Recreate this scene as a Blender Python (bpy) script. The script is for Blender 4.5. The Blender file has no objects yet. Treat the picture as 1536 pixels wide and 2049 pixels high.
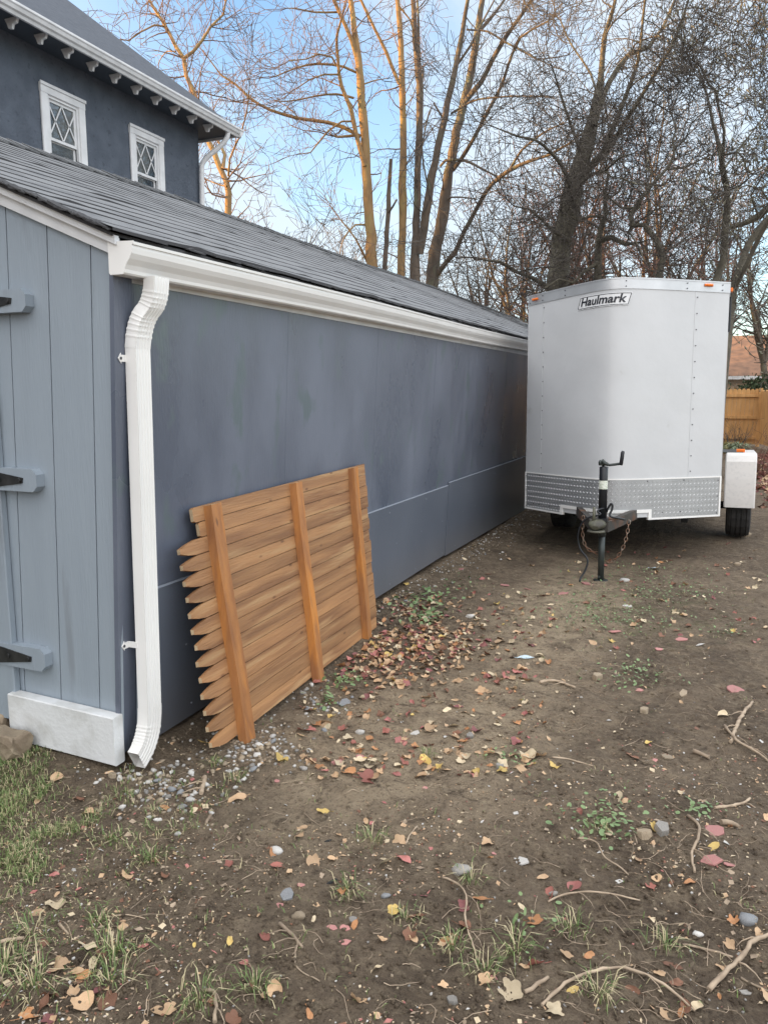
import bpy, bmesh, math, random
import numpy as np
from mathutils import Vector, Matrix
random.seed(7)
S = bpy.context.scene
COL = S.collection
# ---------------------------------------------------------------- camera
FP, CX, CY, CH = 1540.0, 768.0, 1024.5, 1.55
PITCH = math.radians(8.731); YAW = math.radians(22.551)
cam = bpy.data.cameras.new('camera'); camo = bpy.data.objects.new('camera', cam); COL.objects.link(camo)
camo.location = (0, 0, CH); camo.rotation_euler = (math.pi/2 - PITCH, 0, YAW)
cam.sensor_fit = 'HORIZONTAL'; cam.sensor_width = 36; cam.lens = 36*FP/1536
cam.clip_start = 0.05; cam.clip_end = 2000
S.camera = camo
_v0 = np.array([-math.sin(YAW), math.cos(YAW), 0]); _r = np.array([math.cos(YAW), math.sin(YAW), 0])
_v = _v0*math.cos(PITCH)+np.array([0, 0, -math.sin(PITCH)]); _u = _v0*math.sin(PITCH)+np.array([0, 0, math.cos(PITCH)])
_C = np.array([0, 0, CH])
def ray(x, y): return _v+_r*(x-CX)/FP+_u*(CY-y)/FP          # measured photo points -> places in the yard
def onz(x, y, z=0.): d = ray(x, y); return _C+d*(z-CH)/d[2]
def onx(x, y, X): d = ray(x, y); return _C+d*X/d[0]
def ony(x, y, Y): d = ray(x, y); return _C+d*Y/d[1]
# ---------------------------------------------------------------- sky, sun, exposure
SUN_EL = math.radians(7); SUN_DIR = Vector((-0.86, -0.51, 0)).normalized()
W = bpy.data.worlds.new('World'); S.world = W; W.use_nodes = True
nt = W.node_tree; N = nt.nodes; L = nt.links; N.clear()
out = N.new('ShaderNodeOutputWorld'); bg = N.new('ShaderNodeBackground'); bg.inputs['Strength'].default_value = 0.12
sky = N.new('ShaderNodeTexSky'); sky.sky_type = 'NISHITA'; sky.sun_disc = False
sky.sun_elevation = SUN_EL; sky.sun_rotation = math.atan2(SUN_DIR.x, SUN_DIR.y); sky.air_density = 1.0; sky.dust_density = .6; sky.ozone_density = 1.6
tc = N.new('ShaderNodeTexCoord'); sep = N.new('ShaderNodeSeparateXYZ'); L.new(tc.outputs['Generated'], sep.inputs[0])
mx = N.new('ShaderNodeMath'); mx.operation = 'MAXIMUM'; mx.inputs[1].default_value = 0.0; L.new(sep.outputs['Z'], mx.inputs[0])
ad = N.new('ShaderNodeMath'); ad.operation = 'ADD'; ad.inputs[1].default_value = 0.16; L.new(mx.outputs[0], ad.inputs[0])
vd = N.new('ShaderNodeVectorMath'); vd.operation = 'DIVIDE'; L.new(tc.outputs['Generated'], vd.inputs[0])
cb = N.new('ShaderNodeCombineXYZ'); cb.inputs[2].default_value = 1e3; L.new(ad.outputs[0], cb.inputs[0]); L.new(ad.outputs[0], cb.inputs[1]); L.new(cb.outputs[0], vd.inputs[1])
mp = N.new('ShaderNodeMapping'); mp.inputs['Scale'].default_value = (1.2, .55, 1); mp.inputs['Rotation'].default_value = (0, 0, .9); L.new(vd.outputs[0], mp.inputs[0])
nz = N.new('ShaderNodeTexNoise'); nz.inputs['Scale'].default_value = 1.15; nz.inputs['Detail'].default_value = 6; nz.inputs['Roughness'].default_value = .55; nz.inputs['Distortion'].default_value = .5
L.new(mp.outputs[0], nz.inputs['Vector'])
cr = N.new('ShaderNodeValToRGB'); cr.color_ramp.elements[0].position = .40; cr.color_ramp.elements[1].position = .56
cr.color_ramp.elements[0].color = (0, 0, 0, 1); cr.color_ramp.elements[1].color = (.85, .85, .85, 1); L.new(nz.outputs['Fac'], cr.inputs[0])
tint = N.new('ShaderNodeMix'); tint.data_type = 'RGBA'; tint.blend_type = 'MULTIPLY'; tint.inputs['Factor'].default_value = 1
tint.inputs['B'].default_value = (1.02, 1.10, 1.24, 1); L.new(sky.outputs[0], tint.inputs['A'])
# pale clouds: sky brightened and greyed
hz = N.new('ShaderNodeMapRange'); hz.inputs['From Min'].default_value = .0; hz.inputs['From Max'].default_value = .45
hz.inputs['To Min'].default_value = .5; hz.inputs['To Max'].default_value = 0; L.new(mx.outputs[0], hz.inputs['Value'])
mxf = N.new('ShaderNodeMath'); mxf.operation = 'MAXIMUM'; L.new(cr.outputs[0], mxf.inputs[0]); L.new(hz.outputs[0], mxf.inputs[1])
mc = N.new('ShaderNodeMix'); mc.data_type = 'RGBA'; L.new(mxf.outputs[0], mc.inputs['Factor']); L.new(tint.outputs['Result'], mc.inputs['A'])
mc.inputs['B'].default_value = (1.85, 2.05, 2.25, 1)
# added sky glow, out of view behind left: fill light for the yard
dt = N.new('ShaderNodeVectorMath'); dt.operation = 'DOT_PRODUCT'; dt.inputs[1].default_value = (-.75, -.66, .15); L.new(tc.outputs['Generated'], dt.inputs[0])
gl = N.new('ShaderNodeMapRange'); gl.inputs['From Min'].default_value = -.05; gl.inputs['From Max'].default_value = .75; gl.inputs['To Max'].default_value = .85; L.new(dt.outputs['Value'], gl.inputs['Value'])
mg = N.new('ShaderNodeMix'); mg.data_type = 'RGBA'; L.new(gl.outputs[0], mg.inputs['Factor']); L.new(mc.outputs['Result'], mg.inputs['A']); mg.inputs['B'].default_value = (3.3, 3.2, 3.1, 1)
# unseen bright lobe added overhead and to the right, fills wall and ground
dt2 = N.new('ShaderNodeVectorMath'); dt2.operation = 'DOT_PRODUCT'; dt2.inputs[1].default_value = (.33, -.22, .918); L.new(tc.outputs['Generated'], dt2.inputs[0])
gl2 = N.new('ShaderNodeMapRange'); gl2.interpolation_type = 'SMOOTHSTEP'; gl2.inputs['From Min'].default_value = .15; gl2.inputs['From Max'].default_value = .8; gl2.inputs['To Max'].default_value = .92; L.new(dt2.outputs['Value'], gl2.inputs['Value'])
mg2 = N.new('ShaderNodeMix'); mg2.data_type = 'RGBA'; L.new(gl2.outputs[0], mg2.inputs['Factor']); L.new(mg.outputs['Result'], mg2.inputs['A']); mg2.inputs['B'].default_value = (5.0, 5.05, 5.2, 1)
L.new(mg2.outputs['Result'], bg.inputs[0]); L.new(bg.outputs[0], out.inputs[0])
sl = bpy.data.lights.new('sun', 'SUN'); sl.energy = 3.4; sl.angle = math.radians(.6); sl.color = (1, .58, .20)
so = bpy.data.objects.new('sun', sl); COL.objects.link(so)
sd = Vector((SUN_DIR.x*math.cos(SUN_EL), SUN_DIR.y*math.cos(SUN_EL), math.sin(SUN_EL)))
so.rotation_euler = sd.to_track_quat('Z', 'Y').to_euler(); so.location = (-30, -30, 30)
S.view_settings.view_transform = 'Standard'; S.view_settings.look = 'None'; S.view_settings.gamma = 1
S.view_settings.exposure = 2.0

# ---------------------------------------------------------------- helpers
def vnoise(x, y, seed=0):
    x = np.asarray(x, float); y = np.asarray(y, float)
    xi = np.floor(x).astype(np.int64); yi = np.floor(y).astype(np.int64); fx = x-xi; fy = y-yi
    fx = fx*fx*(3-2*fx); fy = fy*fy*(3-2*fy)
    def h(a, b):
        n = (a*374761393+b*668265263+seed*974634777) & 0xffffffff
        n = ((n ^ (n >> 13))*1274126177) & 0xffffffff
        return ((n ^ (n >> 16)) & 0xffff)/65535.
    return (h(xi, yi)*(1-fx)+h(xi+1, yi)*fx)*(1-fy)+(h(xi, yi+1)*(1-fx)+h(xi+1, yi+1)*fx)*fy
def fbm(x, y, seed=0, o=4):
    s = 0; a = .5
    for k in range(o): s = s+a*(vnoise(x*2**k, y*2**k, seed+k)-.5); a *= .5
    return s
def gh(x, y):       # height of the yard
    x = np.asarray(x, float); y = np.asarray(y, float)
    near = np.exp(-(np.hypot(x, y-3)/14)**2)
    h = .045*fbm(x*.9, y*.9, 3, 3)+.030*fbm(x*4, y*4, 11, 3)*near+.024*fbm(x*17, y*17, 21, 4)*near
    h = h + .035*np.exp(-((x+2.15)/.22)**2)*(y > 2.4)
    h = h + .058*np.exp(-((x+2.90)/.72)**4)*np.exp(-((y-2.40)/.28)**4)
    return h
def gz(x, y): return float(gh(x, y))

class MB:
    def __init__(s): s.v = []; s.f = []; s.m = []; s.sm = []
    def add(s, vs, fs, m=0, smooth=False):
        b = len(s.v); s.v += [tuple(map(float, p)) for p in vs]
        for f in fs: s.f.append(tuple(b+i for i in f)); s.m.append(m); s.sm.append(smooth)
    def box(s, lo, hi, m=0, rot=None, piv=None):
        x0, y0, z0 = lo; x1, y1, z1 = hi
        vs = [Vector(p) for p in ((x0, y0, z0), (x1, y0, z0), (x1, y1, z0), (x0, y1, z0), (x0, y0, z1), (x1, y0, z1), (x1, y1, z1), (x0, y1, z1))]
        if rot is not None:
            c = Vector(piv) if piv else sum(vs, Vector())/8
            vs = [c+rot @ (p-c) for p in vs]
        s.add(vs, [(0, 3, 2, 1), (4, 5, 6, 7), (0, 1, 5, 4), (1, 2, 6, 5), (2, 3, 7, 6), (3, 0, 4, 7)], m)
    def cbox(s, lo, hi, c=.004, m=0):      # box with chamfered long edges (z-profile octagon extruded along longest axis)
        d = [hi[i]-lo[i] for i in range(3)]; ax = d.index(max(d)); a, b = [i for i in range(3) if i != ax]
        c = min(c, d[a]*.3, d[b]*.3)
        pr = [(lo[a]+c, lo[b]), (hi[a]-c, lo[b]), (hi[a], lo[b]+c), (hi[a], hi[b]-c), (hi[a]-c, hi[b]), (lo[a]+c, hi[b]), (lo[a], hi[b]-c), (lo[a], lo[b]+c)]
        vs = []
        for e in (lo[ax], hi[ax]):
            for p in pr:
                q = [0, 0, 0]; q[ax] = e; q[a] = p[0]; q[b] = p[1]; vs.append(q)
        s.add(vs, [tuple(range(8))[::-1], tuple(range(8, 16))]+[(i, (i+1) % 8, 8+(i+1) % 8, 8+i) for i in range(8)], m)
    def prism(s, poly, d, m=0, smooth=False):       # poly: list of 3-D points, extruded by d
        n = len(poly); P = [Vector(p) for p in poly]; Q = [p+Vector(d) for p in P]
        s.add(P+Q, [tuple(range(n))[::-1], tuple(range(n, 2*n))], m)
        b = len(s.v)-2*n
        for i in range(n): s.f.append((b+i, b+(i+1) % n, b+n+(i+1) % n, b+n+i)); s.m.append(m); s.sm.append(smooth)
    def tube(s, pts, rad, n=8, m=0, cap=True, smooth=True, sx=1, sy=1, up=(0, 0, 1)):
        pts = [Vector(p) for p in pts]; k = len(pts)
        if not hasattr(rad, '__len__'): rad = [rad]*k
        b = len(s.v); U = Vector(up)
        X = None
        for i, p in enumerate(pts):
            t = (pts[min(i+1, k-1)]-pts[max(i-1, 0)]).normalized()
            if X is None:
                X = t.cross(U)
                if X.length < .05: X = t.cross(Vector((1, 0, 0)))
            X = (X-t*X.dot(t)).normalized(); Y = t.cross(X)
            for j in range(n):
                a = 2*math.pi*j/n
                s.v.append(tuple(p+X*(math.cos(a)*rad[i]*sx)+Y*(math.sin(a)*rad[i]*sy)))
        for i in range(k-1):
            for j in range(n):
                s.f.append((b+i*n+j, b+i*n+(j+1) % n, b+(i+1)*n+(j+1) % n, b+(i+1)*n+j)); s.m.append(m); s.sm.append(smooth)
        if cap:
            s.f.append(tuple(b+j for j in range(n))[::-1]); s.m.append(m); s.sm.append(False)
            s.f.append(tuple(b+(k-1)*n+j for j in range(n))); s.m.append(m); s.sm.append(False)
    def sweep(s, pts, prof, X, Y, m=0, cap=False, closed=True, scale=None, smooth=False):
        # pts path; prof list of (a,b); X,Y list of frame vectors per point
        b = len(s.v); n = len(prof); k = len(pts)
        for i, p in enumerate(pts):
            sc = scale[i] if scale else 1
            for a, c in prof: s.v.append(tuple(Vector(p)+Vector(X[i])*a*sc+Vector(Y[i])*c*sc))
        for i in range(k-1):
            for j in range(n if closed else n-1):
                s.f.append((b+i*n+j, b+i*n+(j+1) % n, b+(i+1)*n+(j+1) % n, b+(i+1)*n+j)); s.m.append(m); s.sm.append(smooth)
        if cap:
            s.f.append(tuple(b+j for j in range(n))[::-1]); s.m.append(m); s.sm.append(False)
            s.f.append(tuple(b+(k-1)*n+j for j in range(n))); s.m.append(m); s.sm.append(False)
    def build(s, name, mats, parent=None, off=(0, 0, 0), fix=True):
        me = bpy.data.meshes.new(name)
        ox, oy, oz = off
        me.from_pydata([(x-ox, y-oy, z-oz) for x, y, z in s.v], [], s.f)
        for mt in (mats if isinstance(mats, (list, tuple)) else [mats]): me.materials.append(mt)
        me.polygons.foreach_set('material_index', s.m); me.polygons.foreach_set('use_smooth', s.sm)
        if fix:
            bm = bmesh.new(); bm.from_mesh(me); bmesh.ops.recalc_face_normals(bm, faces=bm.faces); bm.to_mesh(me); bm.free()
        o = bpy.data.objects.new(name, me); COL.objects.link(o)
        if parent: o.parent = parent
        return o
def np_mesh(name, V, F, mats, parent=None, mi=None, smooth=True):   # V (n,3) array, F (m,k) array
    me = bpy.data.meshes.new(name); k = F.shape[1]
    me.vertices.add(len(V)); me.vertices.foreach_set('co', np.ascontiguousarray(V, np.float32).ravel())
    me.loops.add(F.size); me.loops.foreach_set('vertex_index', np.ascontiguousarray(F, np.int32).ravel())
    me.polygons.add(len(F)); me.polygons.foreach_set('loop_start', np.arange(0, F.size, k, dtype=np.int32))
    me.polygons.foreach_set('loop_total', np.full(len(F), k, np.int32))
    for mt in (mats if isinstance(mats, (list, tuple)) else [mats]): me.materials.append(mt)
    if mi is not None: me.polygons.foreach_set('material_index', np.ascontiguousarray(mi, np.int32))
    me.polygons.foreach_set('use_smooth', np.full(len(F), smooth, bool))
    me.update(calc_edges=True); me.validate()
    o = bpy.data.objects.new(name, me); COL.objects.link(o)
    if parent: o.parent = parent
    return o
def tag(o, label=None, cat=None, group=None, kind=None):
    if label: o['label'] = label
    if cat: o['category'] = cat
    if group: o['group'] = group
    if kind: o['kind'] = kind
    return o
def thing(name, label, cat, loc=(0, 0, 0), group=None):
    o = bpy.data.objects.new(name, None); COL.objects.link(o); o.location = loc; o.empty_display_size = .1
    return tag(o, label, cat, group)

# ---------------------------------------------------------------- materials
def mat(name, c1, c2=None, rough=.6, metal=0, scale=5, stretch=(1, 1, 1), lo=.35, hi=.65, bump=0, bscale=40, bstretch=(1, 1, 1), c3=None, s3=1, lo3=.5, hi3=.6, rvar=0, spec=None, objvar=0, detail=5, bdist=.01, knots=None):
    m = bpy.data.materials.new(name); m.use_nodes = True; t = m.node_tree; n = t.nodes; l = t.links
    p = n['Principled BSDF']; p.inputs['Roughness'].default_value = rough; p.inputs['Metallic'].default_value = metal
    if spec is not None: p.inputs['Specular IOR Level'].default_value = spec
    tc = n.new('ShaderNodeTexCoord')
    def noise(sc, st, det=5):
        mp = n.new('ShaderNodeMapping'); mp.inputs['Scale'].default_value = st; l.new(tc.outputs['Object'], mp.inputs[0])
        z = n.new('ShaderNodeTexNoise'); z.inputs['Scale'].default_value = sc; z.inputs['Detail'].default_value = det; l.new(mp.outputs[0], z.inputs['Vector']); return z
    def rng(src, a, b, ta=0, tb=1):
        r = n.new('ShaderNodeMapRange'); r.inputs['From Min'].default_value = a; r.inputs['From Max'].default_value = b
        r.inputs['To Min'].default_value = ta; r.inputs['To Max'].default_value = tb; l.new(src, r.inputs['Value']); return r.outputs[0]
    c1 = tuple(c1)+(1,)
    cur = None
    if c2 is not None:
        z = noise(scale, stretch, detail)
        mx = n.new('ShaderNodeMix'); mx.data_type = 'RGBA'; mx.inputs['A'].default_value = c1; mx.inputs['B'].default_value = tuple(c2)+(1,)
        l.new(rng(z.outputs['Fac'], lo, hi), mx.inputs['Factor']); cur = mx.outputs['Result']
        if rvar: l.new(rng(z.outputs['Fac'], lo, hi, rough-rvar, rough+rvar), p.inputs['Roughness'])
    if c3 is not None:
        z = noise(s3, stretch, 6)
        mx = n.new('ShaderNodeMix'); mx.data_type = 'RGBA'; mx.inputs['A'].default_value = c1; mx.inputs['B'].default_value = tuple(c3)+(1,)
        if cur: l.new(cur, mx.inputs['A'])
        l.new(rng(z.outputs['Fac'], lo3, hi3), mx.inputs['Factor']); cur = mx.outputs['Result']
    if knots:
        mp = n.new('ShaderNodeMapping'); mp.inputs['Scale'].default_value = knots[0]; l.new(tc.outputs['Object'], mp.inputs[0])
        vo = n.new('ShaderNodeTexVoronoi'); vo.inputs['Scale'].default_value = 1; l.new(mp.outputs[0], vo.inputs['Vector'])
        mx = n.new('ShaderNodeMix'); mx.data_type = 'RGBA'; l.new(cur, mx.inputs['A']); mx.inputs['B'].default_value = tuple(knots[1])+(1,)
        l.new(rng(vo.outputs['Distance'], .05, .13, .85, 0), mx.inputs['Factor']); cur = mx.outputs['Result']
    if objvar:
        oi = n.new('ShaderNodeObjectInfo'); hs = n.new('ShaderNodeHueSaturation')
        l.new(rng(oi.outputs['Random'], 0, 1, 1-objvar, 1+objvar), hs.inputs['Value'])
        if cur: l.new(cur, hs.inputs['Color'])
        else: hs.inputs['Color'].default_value = c1
        cur = hs.outputs[0]
    if cur: l.new(cur, p.inputs['Base Color'])
    else: p.inputs['Base Color'].default_value = c1
    if bump:
        z = noise(bscale, bstretch, 6); b = n.new('ShaderNodeBump'); b.inputs['Strength'].default_value = bump; b.inputs['Distance'].default_value = bdist
        l.new(z.outputs['Fac'], b.inputs['Height']); l.new(b.outputs[0], p.inputs['Normal'])
    return m
M = {}
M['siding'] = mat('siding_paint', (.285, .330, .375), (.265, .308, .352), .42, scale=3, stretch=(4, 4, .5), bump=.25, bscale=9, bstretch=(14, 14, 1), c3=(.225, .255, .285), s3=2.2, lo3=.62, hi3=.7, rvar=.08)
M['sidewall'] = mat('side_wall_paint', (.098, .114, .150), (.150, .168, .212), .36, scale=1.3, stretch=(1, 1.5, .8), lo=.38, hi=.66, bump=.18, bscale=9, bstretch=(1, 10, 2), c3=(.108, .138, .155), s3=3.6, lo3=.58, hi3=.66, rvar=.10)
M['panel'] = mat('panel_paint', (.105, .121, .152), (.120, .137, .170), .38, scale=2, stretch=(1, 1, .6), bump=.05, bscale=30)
M['white'] = mat('white_aluminium', (.85, .84, .815), (.80, .79, .765), .32, scale=3, bump=.02, bscale=20)
M['white_paint'] = mat('white_trim_paint', (.72, .73, .74), (.62, .63, .64), .5, scale=6, bump=.08, bscale=30)
M['groove'] = mat('dark_gap', (.03, .035, .045), rough=.9)
M['shingle'] = mat('asphalt_shingle', (.215, .22, .226), (.145, .15, .156), .95, scale=160, lo=.35, hi=.65, bump=.35, bscale=220, c3=(.13, .135, .142), s3=5, lo3=.5, hi3=.62, bdist=.003)
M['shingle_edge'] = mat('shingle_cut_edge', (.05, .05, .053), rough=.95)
M['stucco'] = mat('blue_grey_stucco', (.090, .109, .140), (.070, .086, .112), .8, scale=4, lo=.4, hi=.62, bump=.7, bscale=28, c3=(.055, .068, .09), s3=13, lo3=.6, hi3=.68, bdist=.02)
M['soffit'] = mat('dark_soffit_paint', (.055, .068, .085), rough=.6)
M['houseroof'] = mat('slate_roof_shingle', (.085, .097, .118), (.055, .065, .082), .9, scale=9, stretch=(1, 1, 6), bump=.6, bscale=30)
M['glass'] = mat('window_glass', (.10, .13, .16), (.28, .30, .30), .06, scale=1.2, lo=.5, hi=.6, spec=1)
M['black_iron'] = mat('black_iron', (.012, .013, .014), (.03, .03, .03), .45, scale=20, bump=.2, bscale=60)
M['concrete'] = mat('white_washed_board', (.66, .67, .67), (.50, .50, .48), .75, scale=9, lo=.45, hi=.7, bump=.25, bscale=50, c3=(.36, .27, .20), s3=5, lo3=.70, hi3=.74)
M['trailer'] = mat('white_trailer_skin', (.58, .59, .60), (.545, .555, .565), .36, scale=2, bump=.22, bscale=2.4, spec=.35, bdist=.05, c3=(.44, .44, .43), s3=5, lo3=.70, hi3=.82)
M['trailer'].node_tree.nodes['Principled BSDF'].inputs['Coat Weight'].default_value = .35
M['trailer'].node_tree.nodes['Principled BSDF'].inputs['Coat Roughness'].default_value = .12
M['alu'] = mat('bare_aluminium', (.62, .63, .64), (.52, .53, .54), .46, metal=.8, scale=4, bump=.04, bscale=8)
M['tread'] = mat('tread_plate', (.44, .445, .45), (.36, .365, .37), .45, metal=.6, scale=3, bump=.06, bscale=14)
M['lug'] = mat('tread_lug', (.72, .72, .72), rough=.35, metal=.7)
M['fender'] = mat('white_fender', (.74, .71, .68), (.62, .60, .58), .35, scale=28, lo=.5, hi=.8, spec=.5)
M['amber'] = mat('amber_lens', (.95, .22, .02), (.8, .16, .01), .25, scale=40)
M['screw'] = mat('dark_screw', (.10, .10, .11), rough=.5, metal=.6)
M['rust'] = mat('rusty_tongue_paint', (.045, .04, .035), (.12, .055, .028), .6, scale=6, lo=.5, hi=.68, bump=.2, bscale=60)
M['moss'] = mat('grimy_coupler', (.13, .13, .09), (.06, .055, .045), .6, scale=12, bump=.2, bscale=60)
M['jackgreen'] = mat('dark_jack_tube', (.05, .06, .055), (.03, .035, .035), .4, metal=.3, scale=8)
M['blackp'] = mat('black_gloss_paint', (.012, .014, .018), rough=.35)
M['rubber'] = mat('tyre_rubber', (.018, .018, .019), (.035, .032, .03), .85, scale=14, bump=.3, bscale=70)
M['under'] = mat('dark_underside', (.02, .02, .02), rough=.9)
M['chain'] = mat('rusty_chain', (.26, .22, .18), (.22, .09, .04), .5, metal=.6, scale=25)
M['decal'] = mat('decal_ink', (.012, .014, .022), rough=.4)
M['decalw'] = mat('decal_ground', (.74, .75, .76), rough=.35)
M['label'] = mat('jack_label', (.72, .74, .66), (.45, .52, .40), .5, scale=60, stretch=(1, 1, 3), lo=.5, hi=.6)
M['picket'] = mat('stained_picket', (.37, .19, .08), (.22, .105, .045), .62, scale=2.2, stretch=(1, .6, 9), lo=.36, hi=.64, bump=.35, bscale=10, bstretch=(2, 1, 14), c3=(.40, .235, .11), s3=2.4, lo3=.54, hi3=.68, objvar=.16, knots=((6, 5, 14), (.12, .05, .02)))
M['picket_grey'] = mat('weathered_picket_end', (.33, .24, .14), (.25, .17, .10), .7, scale=3, stretch=(1, 1, 7), bump=.3, bscale=12, bstretch=(2, 1, 14), objvar=.12)
M['cut'] = mat('cut_wood_end', (.48, .36, .22), (.38, .27, .16), .8, scale=20)
M['rail'] = mat('stained_rail', (.41, .175, .052), (.27, .11, .038), .6, scale=2.4, stretch=(7, 7, 1), lo=.36, hi=.64, bump=.35, bscale=10, bstretch=(12, 12, 1), c3=(.48, .19, .04), s3=1.6, lo3=.5, hi3=.62, objvar=.10, knots=((12, 12, 4), (.14, .06, .025)))
M['bark'] = mat('brown_bark', (.135, .105, .080), (.085, .066, .052), .9, scale=6, stretch=(1, 1, .4), lo=.4, hi=.62, bump=.8, bscale=16, bstretch=(1, 1, .3), c3=(.15, .15, .10), s3=3, lo3=.56, hi3=.68, bdist=.03)
M['bark_sunlit'] = mat('sun_tinted_bark', (.30, .19, .085), (.19, .12, .062), .9, scale=6, stretch=(1, 1, .4), bump=.8, bscale=16, bstretch=(1, 1, .3), c3=(.27, .19, .08), s3=3, lo3=.5, hi3=.62, bdist=.03)  # golden sunlight put into the bark colour of the sunlit trees
M['bark_vine'] = mat('vine_grown_bark', (.150, .135, .100), (.090, .080, .062), .95, scale=9, bump=1, bscale=12, bdist=.04)
M['bark_mag'] = mat('smooth_grey_bark', (.155, .140, .105), (.10, .09, .072), .85, scale=7, bump=.5, bscale=20, bdist=.02)
M['twig'] = mat('twig_bark', (.110, .095, .080), (.070, .060, .052), .9, scale=3)
M['twig_or'] = mat('tan_twig', (.22, .145, .10), (.16, .105, .08), .9, scale=3)
M['twig_gr'] = mat('grey_twig', (.125, .11, .09), (.09, .078, .066), .9, scale=3)
M['twig_red'] = mat('reddish_twig', (.15, .075, .06), (.20, .11, .08), .9, scale=3)
M['bud'] = mat('magnolia_bud', (.19, .18, .13), rough=.8)
M['fence'] = mat('ochre_fence', (.62, .35, .135), (.48, .26, .095), .75, scale=3, stretch=(4, 4, .6), bump=.2, bscale=20)
M['farroof'] = mat('orange_brown_roof', (.27, .145, .085), (.17, .095, .06), .95, scale=2.5, bump=.3, bscale=20)
M['farwall'] = mat('cream_wall', (.42, .38, .33), (.34, .31, .27), .9, scale=2)
M['hedge'] = mat('conifer_needles', (.03, .05, .025), (.05, .075, .03), .9, scale=4)
M['stone'] = mat('grey_stone', (.33, .31, .28), (.22, .205, .185), .8, scale=18, bump=.4, bscale=50, objvar=.3)
M['stone_tan'] = mat('tan_stone', (.36, .29, .20), (.25, .19, .13), .75, scale=14, bump=.35, bscale=50, objvar=.25)
M['stone_white'] = mat('pale_stone', (.55, .53, .49), (.42, .40, .37), .7, scale=14, bump=.3, bscale=50, objvar=.2)
M['slate'] = mat('blue_grey_slate', (.25, .255, .26), (.18, .185, .19), .7, scale=14, bump=.3, bscale=60)
M['pink'] = mat('pink_painted_chip', (.43, .20, .18), (.34, .155, .14), .75, scale=20, bump=.2, bscale=60, objvar=.2)
M['plastic'] = mat('plastic_scrap', (.62, .65, .68), (.25, .42, .48), .3, scale=30)
M['charcoal'] = mat('charred_wood', (.02, .02, .02), rough=.9)
M['stick'] = mat('dry_stick', (.40, .31, .22), (.24, .18, .125), .85, scale=20, bump=.3, bscale=60, objvar=.2)
LC = {'tan': ((.52, .36, .215), (.40, .25, .14)), 'orange': ((.48, .235, .10), (.36, .17, .075)), 'brown': ((.22, .10, .055), (.15, .07, .04)),
      'red': ((.31, .11, .08), (.23, .085, .065)), 'pink': ((.42, .17, .14), (.32, .11, .10)), 'yellow': ((.62, .46, .14), (.50, .33, .11)),
      'pale': ((.60, .50, .34), (.50, .39, .25)), 'purple': ((.16, .055, .06), (.25, .09, .08))}
for k, (a, b) in LC.items(): M['leaf_'+k] = mat(k+'_dead_leaf', a, b, .65, scale=30, bump=.3, bscale=60, objvar=.25)
M['grass'] = mat('green_grass', (.11, .17, .05), (.17, .22, .075), .6, scale=4, objvar=.1)
M['grass_dry'] = mat('straw_grass', (.50, .43, .26), (.38, .32, .18), .7, scale=4)
M['weed'] = mat('green_weed_leaf', (.12, .19, .075), (.19, .26, .11), .55, scale=9)

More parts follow.
